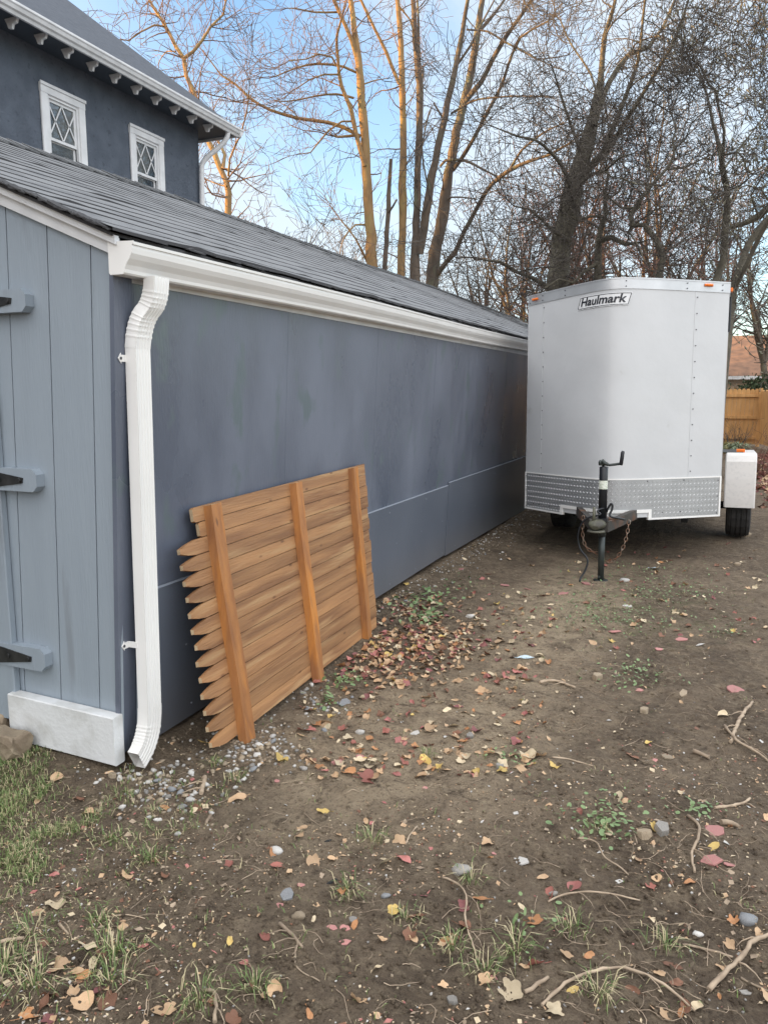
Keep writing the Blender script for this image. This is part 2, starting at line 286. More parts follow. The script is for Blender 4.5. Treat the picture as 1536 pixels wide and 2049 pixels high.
# the soil
def soil():
    m = bpy.data.materials.new('bare_soil'); m.use_nodes = True; t = m.node_tree; n = t.nodes; l = t.links
    p = n['Principled BSDF']; p.inputs['Roughness'].default_value = .9; p.inputs['Specular IOR Level'].default_value = .25
    tc = n.new('ShaderNodeTexCoord')
    def noise(sc, det=6, ro=.6, dis=0, st=(1, 1, 1), rz=0):
        mp = n.new('ShaderNodeMapping'); mp.inputs['Scale'].default_value = st; mp.inputs['Rotation'].default_value = (0, 0, rz); l.new(tc.outputs['Object'], mp.inputs[0])
        z = n.new('ShaderNodeTexNoise'); z.inputs['Scale'].default_value = sc; z.inputs['Detail'].default_value = det; z.inputs['Roughness'].default_value = ro; z.inputs['Distortion'].default_value = dis
        l.new(mp.outputs[0], z.inputs['Vector']); return z.outputs['Fac']
    def rng(s, a, b, ta=0, tb=1):
        r = n.new('ShaderNodeMapRange'); r.inputs['From Min'].default_value = a; r.inputs['From Max'].default_value = b; r.inputs['To Min'].default_value = ta; r.inputs['To Max'].default_value = tb; l.new(s, r.inputs['Value']); return r.outputs[0]
    def mix(f, a, b):
        x = n.new('ShaderNodeMix'); x.data_type = 'RGBA'
        for k, q in (('Factor', f), ('A', a), ('B', b)):
            if isinstance(q, tuple): x.inputs[k].default_value = q+(1,)
            elif isinstance(q, float): x.inputs[k].default_value = q
            else: l.new(q, x.inputs[k])
        return x.outputs['Result']
    def ma(op, a, b):
        x = n.new('ShaderNodeMath'); x.operation = op
        for k, q in ((0, a), (1, b)):
            if isinstance(q, (int, float)): x.inputs[k].default_value = q
            else: l.new(q, x.inputs[k])
        return x.outputs[0]
    sp = n.new('ShaderNodeSeparateXYZ'); l.new(tc.outputs['Object'], sp.inputs[0])
    # dry sandy track running beside the garage
    def blob(x, y, rx, ry):
        a = ma('DIVIDE', ma('SUBTRACT', sp.outputs['X'], x), rx); b = ma('DIVIDE', ma('SUBTRACT', sp.outputs['Y'], y), ry)
        return ma('EXPONENT', ma('MULTIPLY', ma('ADD', ma('MULTIPLY', a, a), ma('MULTIPLY', b, b)), -1), 0)
    dry = ma('ADD', blob(-1.15, 3.0, .60, .80), blob(-.9, 5.4, .45, 1.7))
    dry = ma('ADD', dry, ma('MULTIPLY', blob(.75, 2.6, .4, .9), .7))
    dry = ma('ADD', dry, ma('MULTIPLY', blob(.9, 5.6, .5, 1.8), .5))
    base = mix(rng(noise(2.3, 8, .65, .6), .40, .62), (.150, .112, .077), (.250, .190, .132))
    base = mix(rng(noise(.8, 6, .6, 0), .45, .65), base, (.130, .095, .066))
    d = ma('MULTIPLY', rng(dry, 0, 1, 0, 1.3), rng(noise(5, 8, .7, .8), .30, .60))
    base = mix(rng(d, .1, .8), base, (.44, .345, .235))
    base = mix(rng(noise(6.5, 9, .75, 1.2), .50, .66, 0, .75), base, (.35, .27, .18))
    base = mix(rng(noise(9, 9, .75, 1.0), .36, .46, .8, 0), base, (.080, .057, .039))
    base = mix(rng(noise(30, 8, .75), .50, .66, 0, .6), base, (.37, .295, .20))
    base = mix(rng(noise(75, 6, .75), .34, .46, .75, 0), base, (.048, .034, .024))
    gr = ma('MULTIPLY', ma('ADD', blob(-.3, 5.6, .8, .9), ma('MULTIPLY', blob(-3.0, 2.2, .9, .6), 1.0)), rng(noise(7, 8, .7), .45, .65))
    base = mix(rng(gr, .15, .9, 0, .55), base, (.13, .14, .06))
    l.new(base, p.inputs['Base Color'])
    h = ma('ADD', ma('ADD', ma('MULTIPLY', noise(14, 10, .72), 1.0), ma('MULTIPLY', noise(60, 8, .75), .6)), ma('MULTIPLY', noise(190, 4, .7), .25))
    b = n.new('ShaderNodeBump'); b.inputs['Strength'].default_value = 1; b.inputs['Distance'].default_value = .05; l.new(h, b.inputs['Height']); l.new(b.outputs[0], p.inputs['Normal'])
    return m
M['soil'] = soil()
def splash(mt, z1, col):
    t = mt.node_tree; n = t.nodes; l = t.links; p = n['Principled BSDF']; src = p.inputs['Base Color'].links[0].from_socket
    tc = n.new('ShaderNodeTexCoord'); sp = n.new('ShaderNodeSeparateXYZ'); l.new(tc.outputs['Object'], sp.inputs[0])
    r = n.new('ShaderNodeMapRange'); r.inputs['From Min'].default_value = z1; r.inputs['From Max'].default_value = .02; r.inputs['To Max'].default_value = .55; l.new(sp.outputs['Z'], r.inputs['Value'])
    z = n.new('ShaderNodeTexNoise'); z.inputs['Scale'].default_value = 22; z.inputs['Detail'].default_value = 8; z.inputs['Roughness'].default_value = .7; l.new(tc.outputs['Object'], z.inputs['Vector'])
    m2 = n.new('ShaderNodeMath'); m2.operation = 'MULTIPLY'; l.new(r.outputs[0], m2.inputs[0]); l.new(z.outputs['Fac'], m2.inputs[1])
    x = n.new('ShaderNodeMix'); x.data_type = 'RGBA'; l.new(m2.outputs[0], x.inputs['Factor']); l.new(src, x.inputs['A']); x.inputs['B'].default_value = col+(1,); l.new(x.outputs['Result'], p.inputs['Base Color'])
splash(M['white'], .30, (.30, .24, .18)); splash(M['panel'], .34, (.16, .13, .10)); splash(M['fender'], .75, (.20, .16, .12))
def axis(a, b, step, lo, hi, g=1.09):
    mid = list(np.arange(a, b, step)); L_ = []; x = a; s = step
    while x > lo: s *= g; x -= s; L_.append(x)
    R_ = []; x = mid[-1]; s = step
    while x < hi: s *= g; x += s; R_.append(x)
    return np.array(L_[::-1]+mid+R_)
gx = axis(-2.6, 1.7, .0125, -400, 400); gy = axis(1.5, 5.0, .0125, -400, 600, 1.035)
GX, GY = np.meshgrid(gx, gy); GZ = gh(GX, GY)
V = np.stack([GX.ravel(), GY.ravel(), GZ.ravel()], 1); nx, ny = len(gx), len(gy)
idx = np.arange(nx*ny).reshape(ny, nx)
F = np.stack([idx[:-1, :-1].ravel(), idx[:-1, 1:].ravel(), idx[1:, 1:].ravel(), idx[1:, :-1].ravel()], 1)
tag(np_mesh('ground', V, F, M['soil']), kind='structure')

# ---------------------------------------------------------------- garage
G0 = (-2.1, 2.36, 0)
gar = thing('garage', 'long low blue grey garage with grey shingle roof and white gutter', 'garage', G0)
def wx(z): return -2.068-.05*(2.0-z)          # the side wall leans slightly
YE = 21.0; YG = 2.36
def ez(Y): return .0095*min(max(Y-2.4, 0), 12)     # eave rises slightly along its length
RY = [2.3, 4.2, 6.5, 11, 14, 22]; RZ = [3.34, 3.385, 3.44, 3.475, 3.53, 3.56]
def ridge_z(Y): return float(np.interp(Y, RY, RZ))
RX = -4.9
m = MB()
# side wall: planks of plywood siding with shallow grooves
ys = [YG+.09]
while ys[-1] < YE: ys.append(min(ys[-1]+1.22, YE))
for a, b in zip(ys[:-1], ys[1:]):
    zt = 2.06+ez(a)
    P = [(wx(.09)-.0, a, .09), (wx(.09), b-.0003, .09), (wx(zt), b-.0003, zt+.02), (wx(zt), a, zt)]
    m.prism(P, (-.012, 0, 0))
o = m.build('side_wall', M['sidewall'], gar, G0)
m = MB()
m.prism([(wx(.1)-.0125, YG+.015, .1), (wx(.1)-.0125, YE, .1), (wx(2.1)-.0125, YE, 2.15), (wx(2.1)-.0125, YG+.015, 2.06)], (-.08, 0, 0))
m.build('wall_core', M['groove'], gar, G0)
m = MB()
m.prism([(wx(.08)+.006, YG-.012, .06), (wx(.08)+.006, YG+.088, .085), (wx(2.03)+.006, YG+.088, 2.03), (wx(2.03)+.006, YG-.012, 2.03)], (-.02, 0, 0))
m.build('corner_trim', M['sidewall'], gar, G0)
# lower panels
for (a, b, z0, z0b, z1, t) in ((YG+.10, 6.62, .055, .085, .728, .016), (6.625, 12.0, .075, .005, .752, .020), (12.005, YE, .0, .0, .75, .018)):
    m = MB()
    m.prism([(wx(z0)+t, a, z0), (wx(z0b)+t, b, z0b), (wx(z1)+t, b, z1), (wx(z1)+t, a, z1)], (-.015, 0, 0))
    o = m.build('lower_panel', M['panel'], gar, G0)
    m = MB()
    m.prism([(wx(z1)+t+.001, a, z1+.0008), (wx(z1)+t+.001, b, z1+.0008), (wx(z1)+t-.012, b, z1+.006), (wx(z1)+t-.012, a, z1+.006)], (0, 0, -.0006))
    yy = a+.4
    while yy < b:
        for zz in (.12, .42, .68):
            y2 = yy+random.uniform(-.12, .12)
            m.tube([(wx(zz)+t-.002, y2, zz), (wx(zz)+t+.003, y2, zz)], .005, 6)
        yy += .61
    m.build('nail_and_edge_bead', mat('pale_edge_bead', (.235, .26, .30), rough=.5) if 'bead' not in M else M['bead'], o, (0, 0, 0))
    M['bead'] = o.children[0].data.materials[0]
# gable wall planks
m = MB()
edges = [-2.058, -2.174, -2.384, -2.590, -2.80]+[-2.80-.21*i for i in range(1, 24)]
def roofz(x, Y=YG): return (2.085+(ridge_z(Y)-.16-2.085)*(min(abs(-2.058-x), abs(-7.742-x)))/(4.9-2.058))
for a, b in zip(edges[:-1], edges[1:]):
    if b < -7.76: break
    a2, b2 = a-.0025, b+.0025
    def sh(x, z): return x-.05*max(0, 2.0-z)
    P = [(sh(a2, .12), YG, .12), (sh(a2, roofz(a2)), YG, roofz(a2)), (sh(b2, roofz(b2)), YG, roofz(b2)), (sh(b2, .12), YG, .12)]
    if a > -4.9 > b: P.insert(2, (-4.9, YG, roofz(-4.9)))
    m.prism(P, (0, .014, 0))
gw = m.build('gable_wall', M['siding'], gar, G0)
m = MB(); m.prism([(-2.17, YG+.015, .12), (-2.09, YG+.015, 2.06), (-4.9, YG+.015, ridge_z(YG)-.2), (-7.7, YG+.015, 2.06), (-7.75, YG+.015, .12)], (0, .05, 0))
m.build('gable_backing', M['groove'], gar, G0)
m = MB(); m.prism([(-7.7, YG+.07, 0), (-7.7, YG+.07, 2.1), (-7.7, YE, 2.2), (-7.7, YE, 0)], (-.05, 0, 0))
m.prism([(-2.15, YE-.02, 0), (-2.08, YE-.02, 2.1), (-4.9, YE-.02, 3.4), (-7.7, YE-.02, 2.1), (-7.7, YE-.02, 0)], (0, -.03, 0))
m.build('rear_wall', M['siding'], gar, G0)
# roof courses
def roof_side(sgn):
    m = MB(); rnd = random.Random(5)
    YS = np.arange(YG-.075, YE+.15, .11)
    xe, n = -2.015, 18
    def P(s, Y, h):      # s 0..1 from eave to ridge
        z0 = 2.135+ez(Y); x = xe+(RX-xe)*s; z = z0+(ridge_z(Y)-z0)*s
        z += .012*math.sin(Y*1.3+s*5)*s*(1-s)*2
        if sgn < 0: x = 2*RX-x
        return (x, Y, z+h)
    nr = [fbm(YS*1.7, YS*0+k*7.3, 40, 3) for k in range(n+1)]
    nq = [fbm(YS*6, YS*0+k*3.1, 60, 2) for k in range(n+1)]
    for k in range(n):
        s0, s1 = k/n, (k+1)/n+.004; t = .0032
        b = len(m.v)
        for i, Y in enumerate(YS):
            ds = nr[k][i]*.022+nq[k][i]*.012
            hh = max(.002, t+max(0, nr[k][i])*.007+nq[k][i]*.004+(.005 if (nq[(k*7+3) % n][i] > .16 and nr[k][i] > 0) else 0)+(.009 if k == 0 else 0))
            m.v += [P(s0+ds, Y, hh*.15), P(s0+ds, Y, hh+.002), P(s1, Y, .001)]
        for i in range(len(YS)-1):
            a = b+3*i
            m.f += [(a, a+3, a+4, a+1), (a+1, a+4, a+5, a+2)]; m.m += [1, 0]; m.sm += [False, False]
    # deck
    b = len(m.v); K = np.arange(YG-.06, YE+.1, 1.)
    for Y in K: m.v += [P(0.004, Y, -.010), P(1, Y, -.010), P(1, Y, -.022), P(0.004, Y, -.022)]
    for i in range(len(K)-1):
        a = b+4*i
        for j in range(4): m.f.append((a+j, a+(j+1) % 4, a+4+(j+1) % 4, a+4+j)); m.m.append(1); m.sm.append(False)
    m.f.append((b, b+1, b+2, b+3)); m.m.append(1); m.sm.append(False)
    return m, P
m1, Pf = roof_side(1); m2, _ = roof_side(-1)
b = len(m1.v); m1.v += m2.v; m1.f += [tuple(i+b for i in f) for f in m2.f]; m1.m += m2.m; m1.sm += m2.sm
# ragged tar-paper and shingle edge along the rake
rr = random.Random(2)
for k in range(420):
    s = rr.random(); p = Pf(s, YG-.075, 0); L_ = rr.uniform(.01, .05)/3
    p2 = Pf(min(1, s+L_), YG-.075-rr.uniform(0, .015), rr.uniform(-.008, .004))
    m1.prism([(p[0], p[1]-.004, p[2]+rr.uniform(-.008, .001)), (p2[0], p2[1], p2[2]), (p2[0], p2[1]+.03, p2[2]+.006), (p[0], p[1]+.03, p[2]+.004)], (0, 0, .005), 1)
for k in range(90):      # curled scraps on the eave edge
    Y = YG+rr.random()**1.6*12; p = Pf(0, Y, 0); w = rr.uniform(.03, .16)
    m1.prism([(p[0]+.012, Y, p[2]-.004), (p[0]+.010, Y+w, p[2]+rr.uniform(-.008, .004)), (p[0]-.03, Y+w, p[2]+.012), (p[0]-.03, Y, p[2]+.010)], (0, 0, .006), 1)
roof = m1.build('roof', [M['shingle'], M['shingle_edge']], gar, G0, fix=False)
m = MB()          # ridge caps
Y = YG-.08
while Y < YE+.1:
    z = ridge_z(Y)+.012+random.uniform(0, .006); z2 = ridge_z(Y+.3)+.004
    for sg in (1, -1):
        m.prism([(RX, Y, z+.012), (RX, Y+.31, z2+.006), (RX+sg*.14, Y+.31, z2-.058), (RX+sg*.14, Y, z-.052)], (0, 0, .006))
    Y += .14
m.build('ridge_cap', M['shingle'], roof, (0, 0, 0))
# rake boards
m = MB()
for sg in (1, -1):
    def X(x): return x if sg > 0 else 2*RX-x
    za, zb = 2.118, ridge_z(YG)-.022
    m.prism([(X(-2.035), YG-.022, za-.068), (X(-2.035), YG-.022, za), (X(-4.9), YG-.022, zb), (X(-4.9), YG-.022, zb-.085)], (0, .021, 0))
    m.prism([(X(-2.02), YG-.045, za-.030), (X(-2.02), YG-.045, za+.002), (X(-4.9), YG-.045, zb+.004), (X(-4.9), YG-.045, zb-.03)], (0, .022, 0))
m.build('rake_board', M['white_paint'], gar, G0)
# gutter, K profile
prof = [(0, .005), (0, -.105), (.005, -.112), (.062, -.112), (.068, -.106), (.070, -.094), (.078, -.078), (.094, -.058), (.104, -.040), (.107, -.022), (.107, -.012), (.113, -.010), (.114, .0), (.104, .003), (.100, -.004), (.100, -.03), (.088, -.052), (.068, -.08), (.06, -.106), (.006, -.106), (.004, 0)]
m = MB(); K = list(np.arange(YG-.03, YE, .6))+[YE]
def gx0(Y): return -2.062
pts = [(gx0(Y), Y, 2.098+ez(Y)-.004*math.sin(Y*1.1)) for Y in K]
m.sweep(pts, prof, [(1, 0, 0)]*len(K), [(0, 0, 1)]*len(K), cap=False)
gut = m.build('gutter', M['white'], gar, G0)
m = MB(); P = [(gx0(0)+a*1.03-.001, YG-.034, 2.098+c*1.02) for a, c in prof[:13]]; m.prism(P, (0, .004, 0)); m.build('gutter_end_cap', M['white'], gut, (0, 0, 0))
m = MB()
m.prism([(-2.0635, YG-.005, 1.970), (-2.0635, YE, 2.085), (-2.0635, YE, 2.2), (-2.0635, YG-.005, 2.105)], (-.022, 0, 0))
m.build('fascia', M['white_paint'], gar, G0)
# downspout
rib = []
w, d = .043, .027       # half width along Y, half depth along X ; ribs on the +X face
def spout_prof():
    p = [(-d, -w), (-d, w)]                       # back
    p += [(d-.004, w), (d, w-.005)]
    for k in range(5):
        y = w-.012-k*.0165
        p += [(d, y), (d-.004, y-.003), (d-.004, y-.007), (d, y-.010)]
    p += [(d, -w+.006), (d-.006, -w)]
    return p
SP = spout_prof(); ys0 = YG+.086; xs = -2.060+.0
def sweep_path(path, crimp=0, closed=False):
    m = MB(); n = len(path); X = []; Yv = []; sc = []; P2 = []
    return m
m = MB()
# straight run (leans with the wall)
zt, zb = 1.735, .215
def sxc(z): return wx(1.73)+.006+d+.002-.020*(1.73-z)
m.sweep([(sxc(zt), ys0, zt), (sxc(zb), ys0+.004, zb)], SP, [(1, 0, 0)]*2, [(0, 1, 0)]*2, cap=False)
ds = m.build('downspout', M['white'], gar, G0)
def elbow(path, name, crimps, parent, sc0=1.0, yaxis=(0, 1, 0), mode='x'):
    m = MB(); n = len(path); P = [Vector(p) for p in path]; X = []; Yv = []; S_ = []
    for i in range(n):
        t = (P[min(i+1, n-1)]-P[max(i-1, 0)]).normalized()
        if mode == 'x': Y = Vector((0, 1, 0)); Xv = Y.cross(-t)
        else: Xv = Vector((1, 0, 0)); Y = (-t).cross(Xv)*1
        if mode == 'x':
            Xv = Vector((-t.z, 0, t.x)); 
            if Xv.x < 0: Xv = -Xv
        else:
            Y = Vector((0, -t.z, t.y))
            if Y.y < 0: Y = -Y
        X.append(Xv.normalized()); Yv.append(Y.normalized()); S_.append(sc0+(.045 if (i in crimps) else 0))
    m.sweep(P, SP, X, Yv, cap=False, scale=S_)
    o = m.build(name, M['white'], parent, (0, 0, 0), fix=False)
    return o
def arc_path(pts, res=30):
    # polyline with quadratic smoothing
    out = []
    P = [Vector(p) for p in pts]
    for i in range(len(P)-2):
        a = (P[i]+P[i+1])/2 if i else P[0]; b = P[i+1]; c = (P[i+1]+P[i+2])/2 if i < len(P)-3 else P[-1]
        for k in range(res): t = k/res; out.append(a*(1-t)**2+b*2*t*(1-t)+c*t*t)
    out.append(P[-1]); return out
xo = -2.062+.052
pa = arc_path([(xo+.030, ys0+.046, 1.992), (xo+.030, ys0+.044, 1.905), (sxc(1.8)+.008, ys0+.006, 1.83), (sxc(1.73), ys0, 1.725)], 22)
elbow(pa, 'upper_elbow', set(list(range(8, 20, 3))+list(range(27, 42, 3))), ds, 1.02)
pb = arc_path([(sxc(.24), ys0+.004, .26), (sxc(.12), ys0+.004, .115), (sxc(.05)+.010, ys0-.100, .066)], 24)
elbow(pb, 'lower_elbow', set(range(8, 20, 2)), ds, 1.03, mode='y')
for zz in (1.685, .535):
    m = MB(); x = sxc(zz)
    m.box((x-d-.006, ys0-w-.004, zz-.016), (x+d+.004, ys0+w+.003, zz+.016)) if False else None
    xw = wx(zz)+.0075
    m.box((xw, ys0-w-.024, zz-.013), (xw+.0035, ys0-w+.004, zz+.013)); m.box((xw, ys0-w+.001, zz-.013), (x-d+.01, ys0-w+.004, zz+.013))
    m.prism([(xw, ys0-w-.024, zz-.020), (xw, ys0-w-.040, zz), (xw, ys0-w-.024, zz+.020)], (.003, 0, 0))
    m.tube([(xw+.001, ys0-w-.027, zz), (xw+.006, ys0-w-.027, zz)], .006, 6, m=1)
    m.build('strap', [M['white'], M['screw']], ds, (0, 0, 0))
for c in ds.children: c.location = (-G0[0], -G0[1], -G0[2])
for c in list(gut.children)+list(roof.children): c.location = (-G0[0], -G0[1], -G0[2])
for o in gar.children:
    if o.name.startswith('lower_panel'):
        for c in o.children: c.location = (-G0[0], -G0[1], -G0[2])
# thin batten beside the spout
m = MB(); m.prism([(wx(.1)+.006, YG+.092, .1), (wx(.1)+.006, YG+.106, .1), (wx(.55)+.006, YG+.106, .55), (wx(.55)+.006, YG+.092, .55)], (.014, 0, 0)); m.build('batten', M['siding'], gar, G0)
# door with raised hinge blocks
m = MB()
x = -2.70
k = 0
while x > -4.85:
    m.cbox((x-.150, YG-.034, .14), (x, YG-.001, 1.80), .004); x -= .153; k += 1
door = m.build('door', M['siding'], gar, G0)
for z0, z1, xr in ((1.868, 1.957, -2.475), (1.155, 1.248, -2.482), (.390, .488, -2.505)):
    m = MB(); c = .022
    m.prism([(-3.9, YG-.043, z0), (xr-c, YG-.043, z0), (xr, YG-.043, z0+c), (xr, YG-.043, z1-c), (xr-c, YG-.043, z1), (-3.9, YG-.043, z1)], (0, .0062, 0))
    m.prism([(-2.70, YG-.0365, z0), (xr-c, YG-.0365, z0), (xr, YG-.0365, z0+c), (xr, YG-.0365, z1-c), (xr-c, YG-.0365, z1), (-2.70, YG-.0365, z1)], (0, .036, 0))
    hb = m.build('hinge_block', M['siding'], gar, G0)
    m = MB(); zc = (z0+z1)/2
    m.prism([(-3.2, YG-.048, zc-.105), (xr-.075, YG-.048, zc-.012), (xr-.070, YG-.048, zc+.010), (-3.2, YG-.048, zc+.095)], (0, .0046, 0))
    for xx in (xr-.088, xr-.20): m.tube([(xx, YG-.055, zc), (xx, YG-.047, zc)], .010, 8)
    h = m.build('strap_hinge', M['black_iron'], hb, (0, 0, 0)); h.location = (-G0[0], -G0[1], -G0[2])
# white board at the foot of the gable
m = MB()
rt = Matrix.Rotation(.022, 3, 'Y')
m.cbox((-2.715, YG-.060, .055), (-2.140, YG-.004, .262), .004)
for i, (x, y, z) in enumerate(m.v): m.v[i] = (x, y, z-.030*(x+2.46))
tag(m.build('foot_board', M['concrete']), 'scuffed white board standing against the foot of the garage gable', 'board')

# ---------------------------------------------------------------- leaning picket panel
PB = (-1.90, 2.60, .02)
pan = thing('fence_panel', 'orange stained picket fence panel lying on its side against the garage wall', 'fence panel', PB)
# panel frame: A bottom-left, B bottom-right, C top-right, D top-left
A = Vector((-1.868, 2.70, .035)); B = Vector((-1.945, 4.52, .02)); Dt = Vector((-2.088, 2.80, 1.05)); Cc_ = Vector((-2.088, 4.65, 1.09))
nP = 15
def PP(s, t, h=0):
    p = (A*(1-s)+B*s)*(1-t)+(Dt*(1-s)+Cc_*s)*t
    nrm = (B-A).cross(Dt-A).normalized()
    if nrm.x < 0: nrm = -nrm
    return p+nrm*h
rp = random.Random(9)
for k in range(nP):
    t0, t1 = k/nP, (k+1)/nP-.0009
    m = MB(); s1 = 1+rp.uniform(-.006, .010); top = k >= nP-2
    sl = (-.012 if k == nP-1 else .004) if top else -.018+rp.uniform(-.004, .004)
    bow = rp.uniform(-.0025, .0025)
    n = 10; ss = [sl+(s1-sl)*i/n for i in range(n+1)]
    th = .016; b = len(m.v); tm = (t0+t1)/2
    rings = []
    if not top:      # pointed end
        rings.append((sl-.058, tm+.02*(t1-t0), (t1-t0)*.16)); rings.append((sl-.030, tm, (t1-t0)*.36)); rings.append((sl, tm, (t1-t0)*.49))
        ss = ss[1:]
    else:
        rings.append((sl, tm, (t1-t0)*.40)); rings.append((sl+.008, tm, (t1-t0)*.49))
        ss = ss[1:]
    for s in ss: rings.append((s, tm, (t1-t0)*.5))
    for s, tc_, hw in rings:
        o_ = bow*math.sin(max(0, min(1, s))*math.pi)
        m.v += [tuple(PP(s, tc_-hw, o_)), tuple(PP(s, tc_-hw+.0009, o_+th-.0)), tuple(PP(s, tc_+hw-.0009, o_+th)), tuple(PP(s, tc_+hw, o_))]
    nr_ = len(rings)
    for i in range(nr_-1):
        for j in range(4): m.f.append((b+4*i+j, b+4*i+(j+1) % 4, b+4*i+4+(j+1) % 4, b+4*i+4+j)); m.m.append(0); m.sm.append(False)
    m.f += [(b, b+1, b+2, b+3), tuple(b+4*(nr_-1)+j for j in range(4))]; m.m += [1, 1]; m.sm += [False, False]
    o = m.build('picket', [M['picket'] , M['cut']], pan, PB)
for s, w_, ov in ((.055, .030, -.045), (.475, .027, -.035), (.878, .025, -.02)):
    m = MB(); hh = .016; dpt = .040
    c = [(s-w_/1.3, hh), (s+w_/1.3, hh), (s+w_/1.3-.002, hh+dpt), (s-w_/1.3+.002, hh+dpt)]
    vs = []
    for t in (ov, .25, .5, .75, 1.0-.006):
        for a, h in c: vs.append(PP(a+.003*math.sin(t*7), t, h))
    fs = [(0, 1, 2, 3), (16, 17, 18, 19)]+[(4*i+j, 4*i+(j+1) % 4, 4*i+4+(j+1) % 4, 4*i+4+j) for i in range(4) for j in range(4)]
    m.add(vs, fs); m.m[0] = 1; m.m[1] = 1
    m.build('rail', [M['rail'], M['cut']], pan, PB)

# ---------------------------------------------------------------- trailer
TR = thing('cargo_trailer', 'white enclosed cargo trailer with curved nose and tread plate band', 'trailer', (-.767, 7.18, 0))
TR.rotation_euler = (-.027, -.018, -.021); TR.rotation_mode = 'XYZ'
TW, TD, TA = .929, .696, .19; ZT, ZB, ZD = 2.554, .411, .783; TL = 3.3
def ng(u): return (math.sqrt(u*u+TA*TA)-TA)/(math.sqrt(1+TA*TA)-TA)
def nose(u, z, o=0):     # o: outward offset
    e = .002; dy = TD*(ng(u+e)-ng(u-e))/(2*e*TW); n = Vector((dy, -1)).normalized()
    return (u*TW+n.x*o, TD*ng(u)+n.y*o, z)
US = [i/40 for i in range(-40, 41)]
def strip(z0, z1, o, u0=-1, u1=1, m=None, mi=0, th=.004, n=40, smooth=True):
    m = m or MB(); us = [u0+(u1-u0)*i/n for i in range(n+1)]; b = len(m.v)
    for u in us: m.v += [nose(u, z0, o), nose(u, z1, o), nose(u, z0, o), nose(u, z1, o), nose(u, z1, o-th), nose(u, z0, o-th)]
    for i in range(n):
        q = b+6*i
        m.f.append((q, q+6, q+7, q+1)); m.m.append(mi); m.sm.append(smooth)
        for j, k in ((3, 4), (4, 5), (5, 2)): m.f.append((q+j, q+k, q+6+k, q+6+j)); m.m.append(mi); m.sm.append(False)
    m.f += [(b+2, b+3, b+4, b+5), tuple(b+6*n+j for j in (2, 3, 4, 5))]; m.m += [mi, mi]; m.sm += [False, False]
    return m
m = MB()
for z0, z1 in [(ZB+.02, 2.56)]:
    pass
m = strip(ZB+.02, ZT-.01, 0, n=80)
# vertical sheet laps
for u in (-.80, .70):
    m = strip(ZD-.01, ZT-.10, .0022, u-.004, u+.004, m, 0, .002, 4)
m.build('front_skin', M['trailer'], TR, fix=False)
m = MB()
for sg in (-1, 1):
    m.box((sg*TW-(.004 if sg > 0 else 0), TD, ZB), (sg*TW+(0 if sg > 0 else .004), TD+TL, ZT-.01))
m.box((-TW+.01, TD+TL-.02, ZB), (TW-.01, TD+TL, ZT-.02))
m.build('side_skin', M['trailer'], TR)
m = MB(); pol = [nose(u, ZT-.012, -.006) for u in US]+[(TW-.006, TD+TL-.01, ZT-.012), (-TW+.006, TD+TL-.01, ZT-.012)]
m.prism(pol, (0, 0, .008)); m.build('roof', M['alu'], TR)
m = MB(); pol = [nose(u, ZB+.03, -.008) for u in US]+[(TW-.008, TD+TL-.01, ZB+.03), (-TW+.008, TD+TL-.01, ZB+.03)]
m.prism(pol, (0, 0, .03)); m.build('floor', M['under'], TR)
m = MB()
m = strip(ZT-.088, ZT+.004, .006, n=80, m=m, th=.010)
m = strip(ZT-.004, ZT+.008, .010, n=80, m=m, th=.016)
for sg in (-1, 1): m.box((sg*TW-.006, TD+.002, ZT-.088), (sg*TW+.006, TD+TL, ZT+.006))
tr = m.build('roof_trim', M['alu'], TR, fix=False)
# screws
m = MB()
def screw(u, z, r=.0055, o=.006):
    a = nose(u, z, o-.002); b_ = nose(u, z, o+.003); m.tube([a, b_], r, 6)
for u in (-.785, .715):
    for k in range(12): screw(u, ZD+.06+k*(ZT-ZD-.20)/11, .0055, .004)
for u in (-.97, -.80, -.52, .10, .62, .93):
    screw(u, ZT-.022, .0055, .010); screw(u, ZT-.068, .0055, .010)
for u in (-.98, .97):
    for z in (.44, .60, .75): screw(u, z)
for u in (-.80, -.45, .0, .34, .66): screw(u, ZD-.02)
for u in (-.88, -.80, -.66, .48, .64, .80): screw(u, ZB+.06)
m.build('screw', M['screw'], TR)['kind'] = 'stuff'
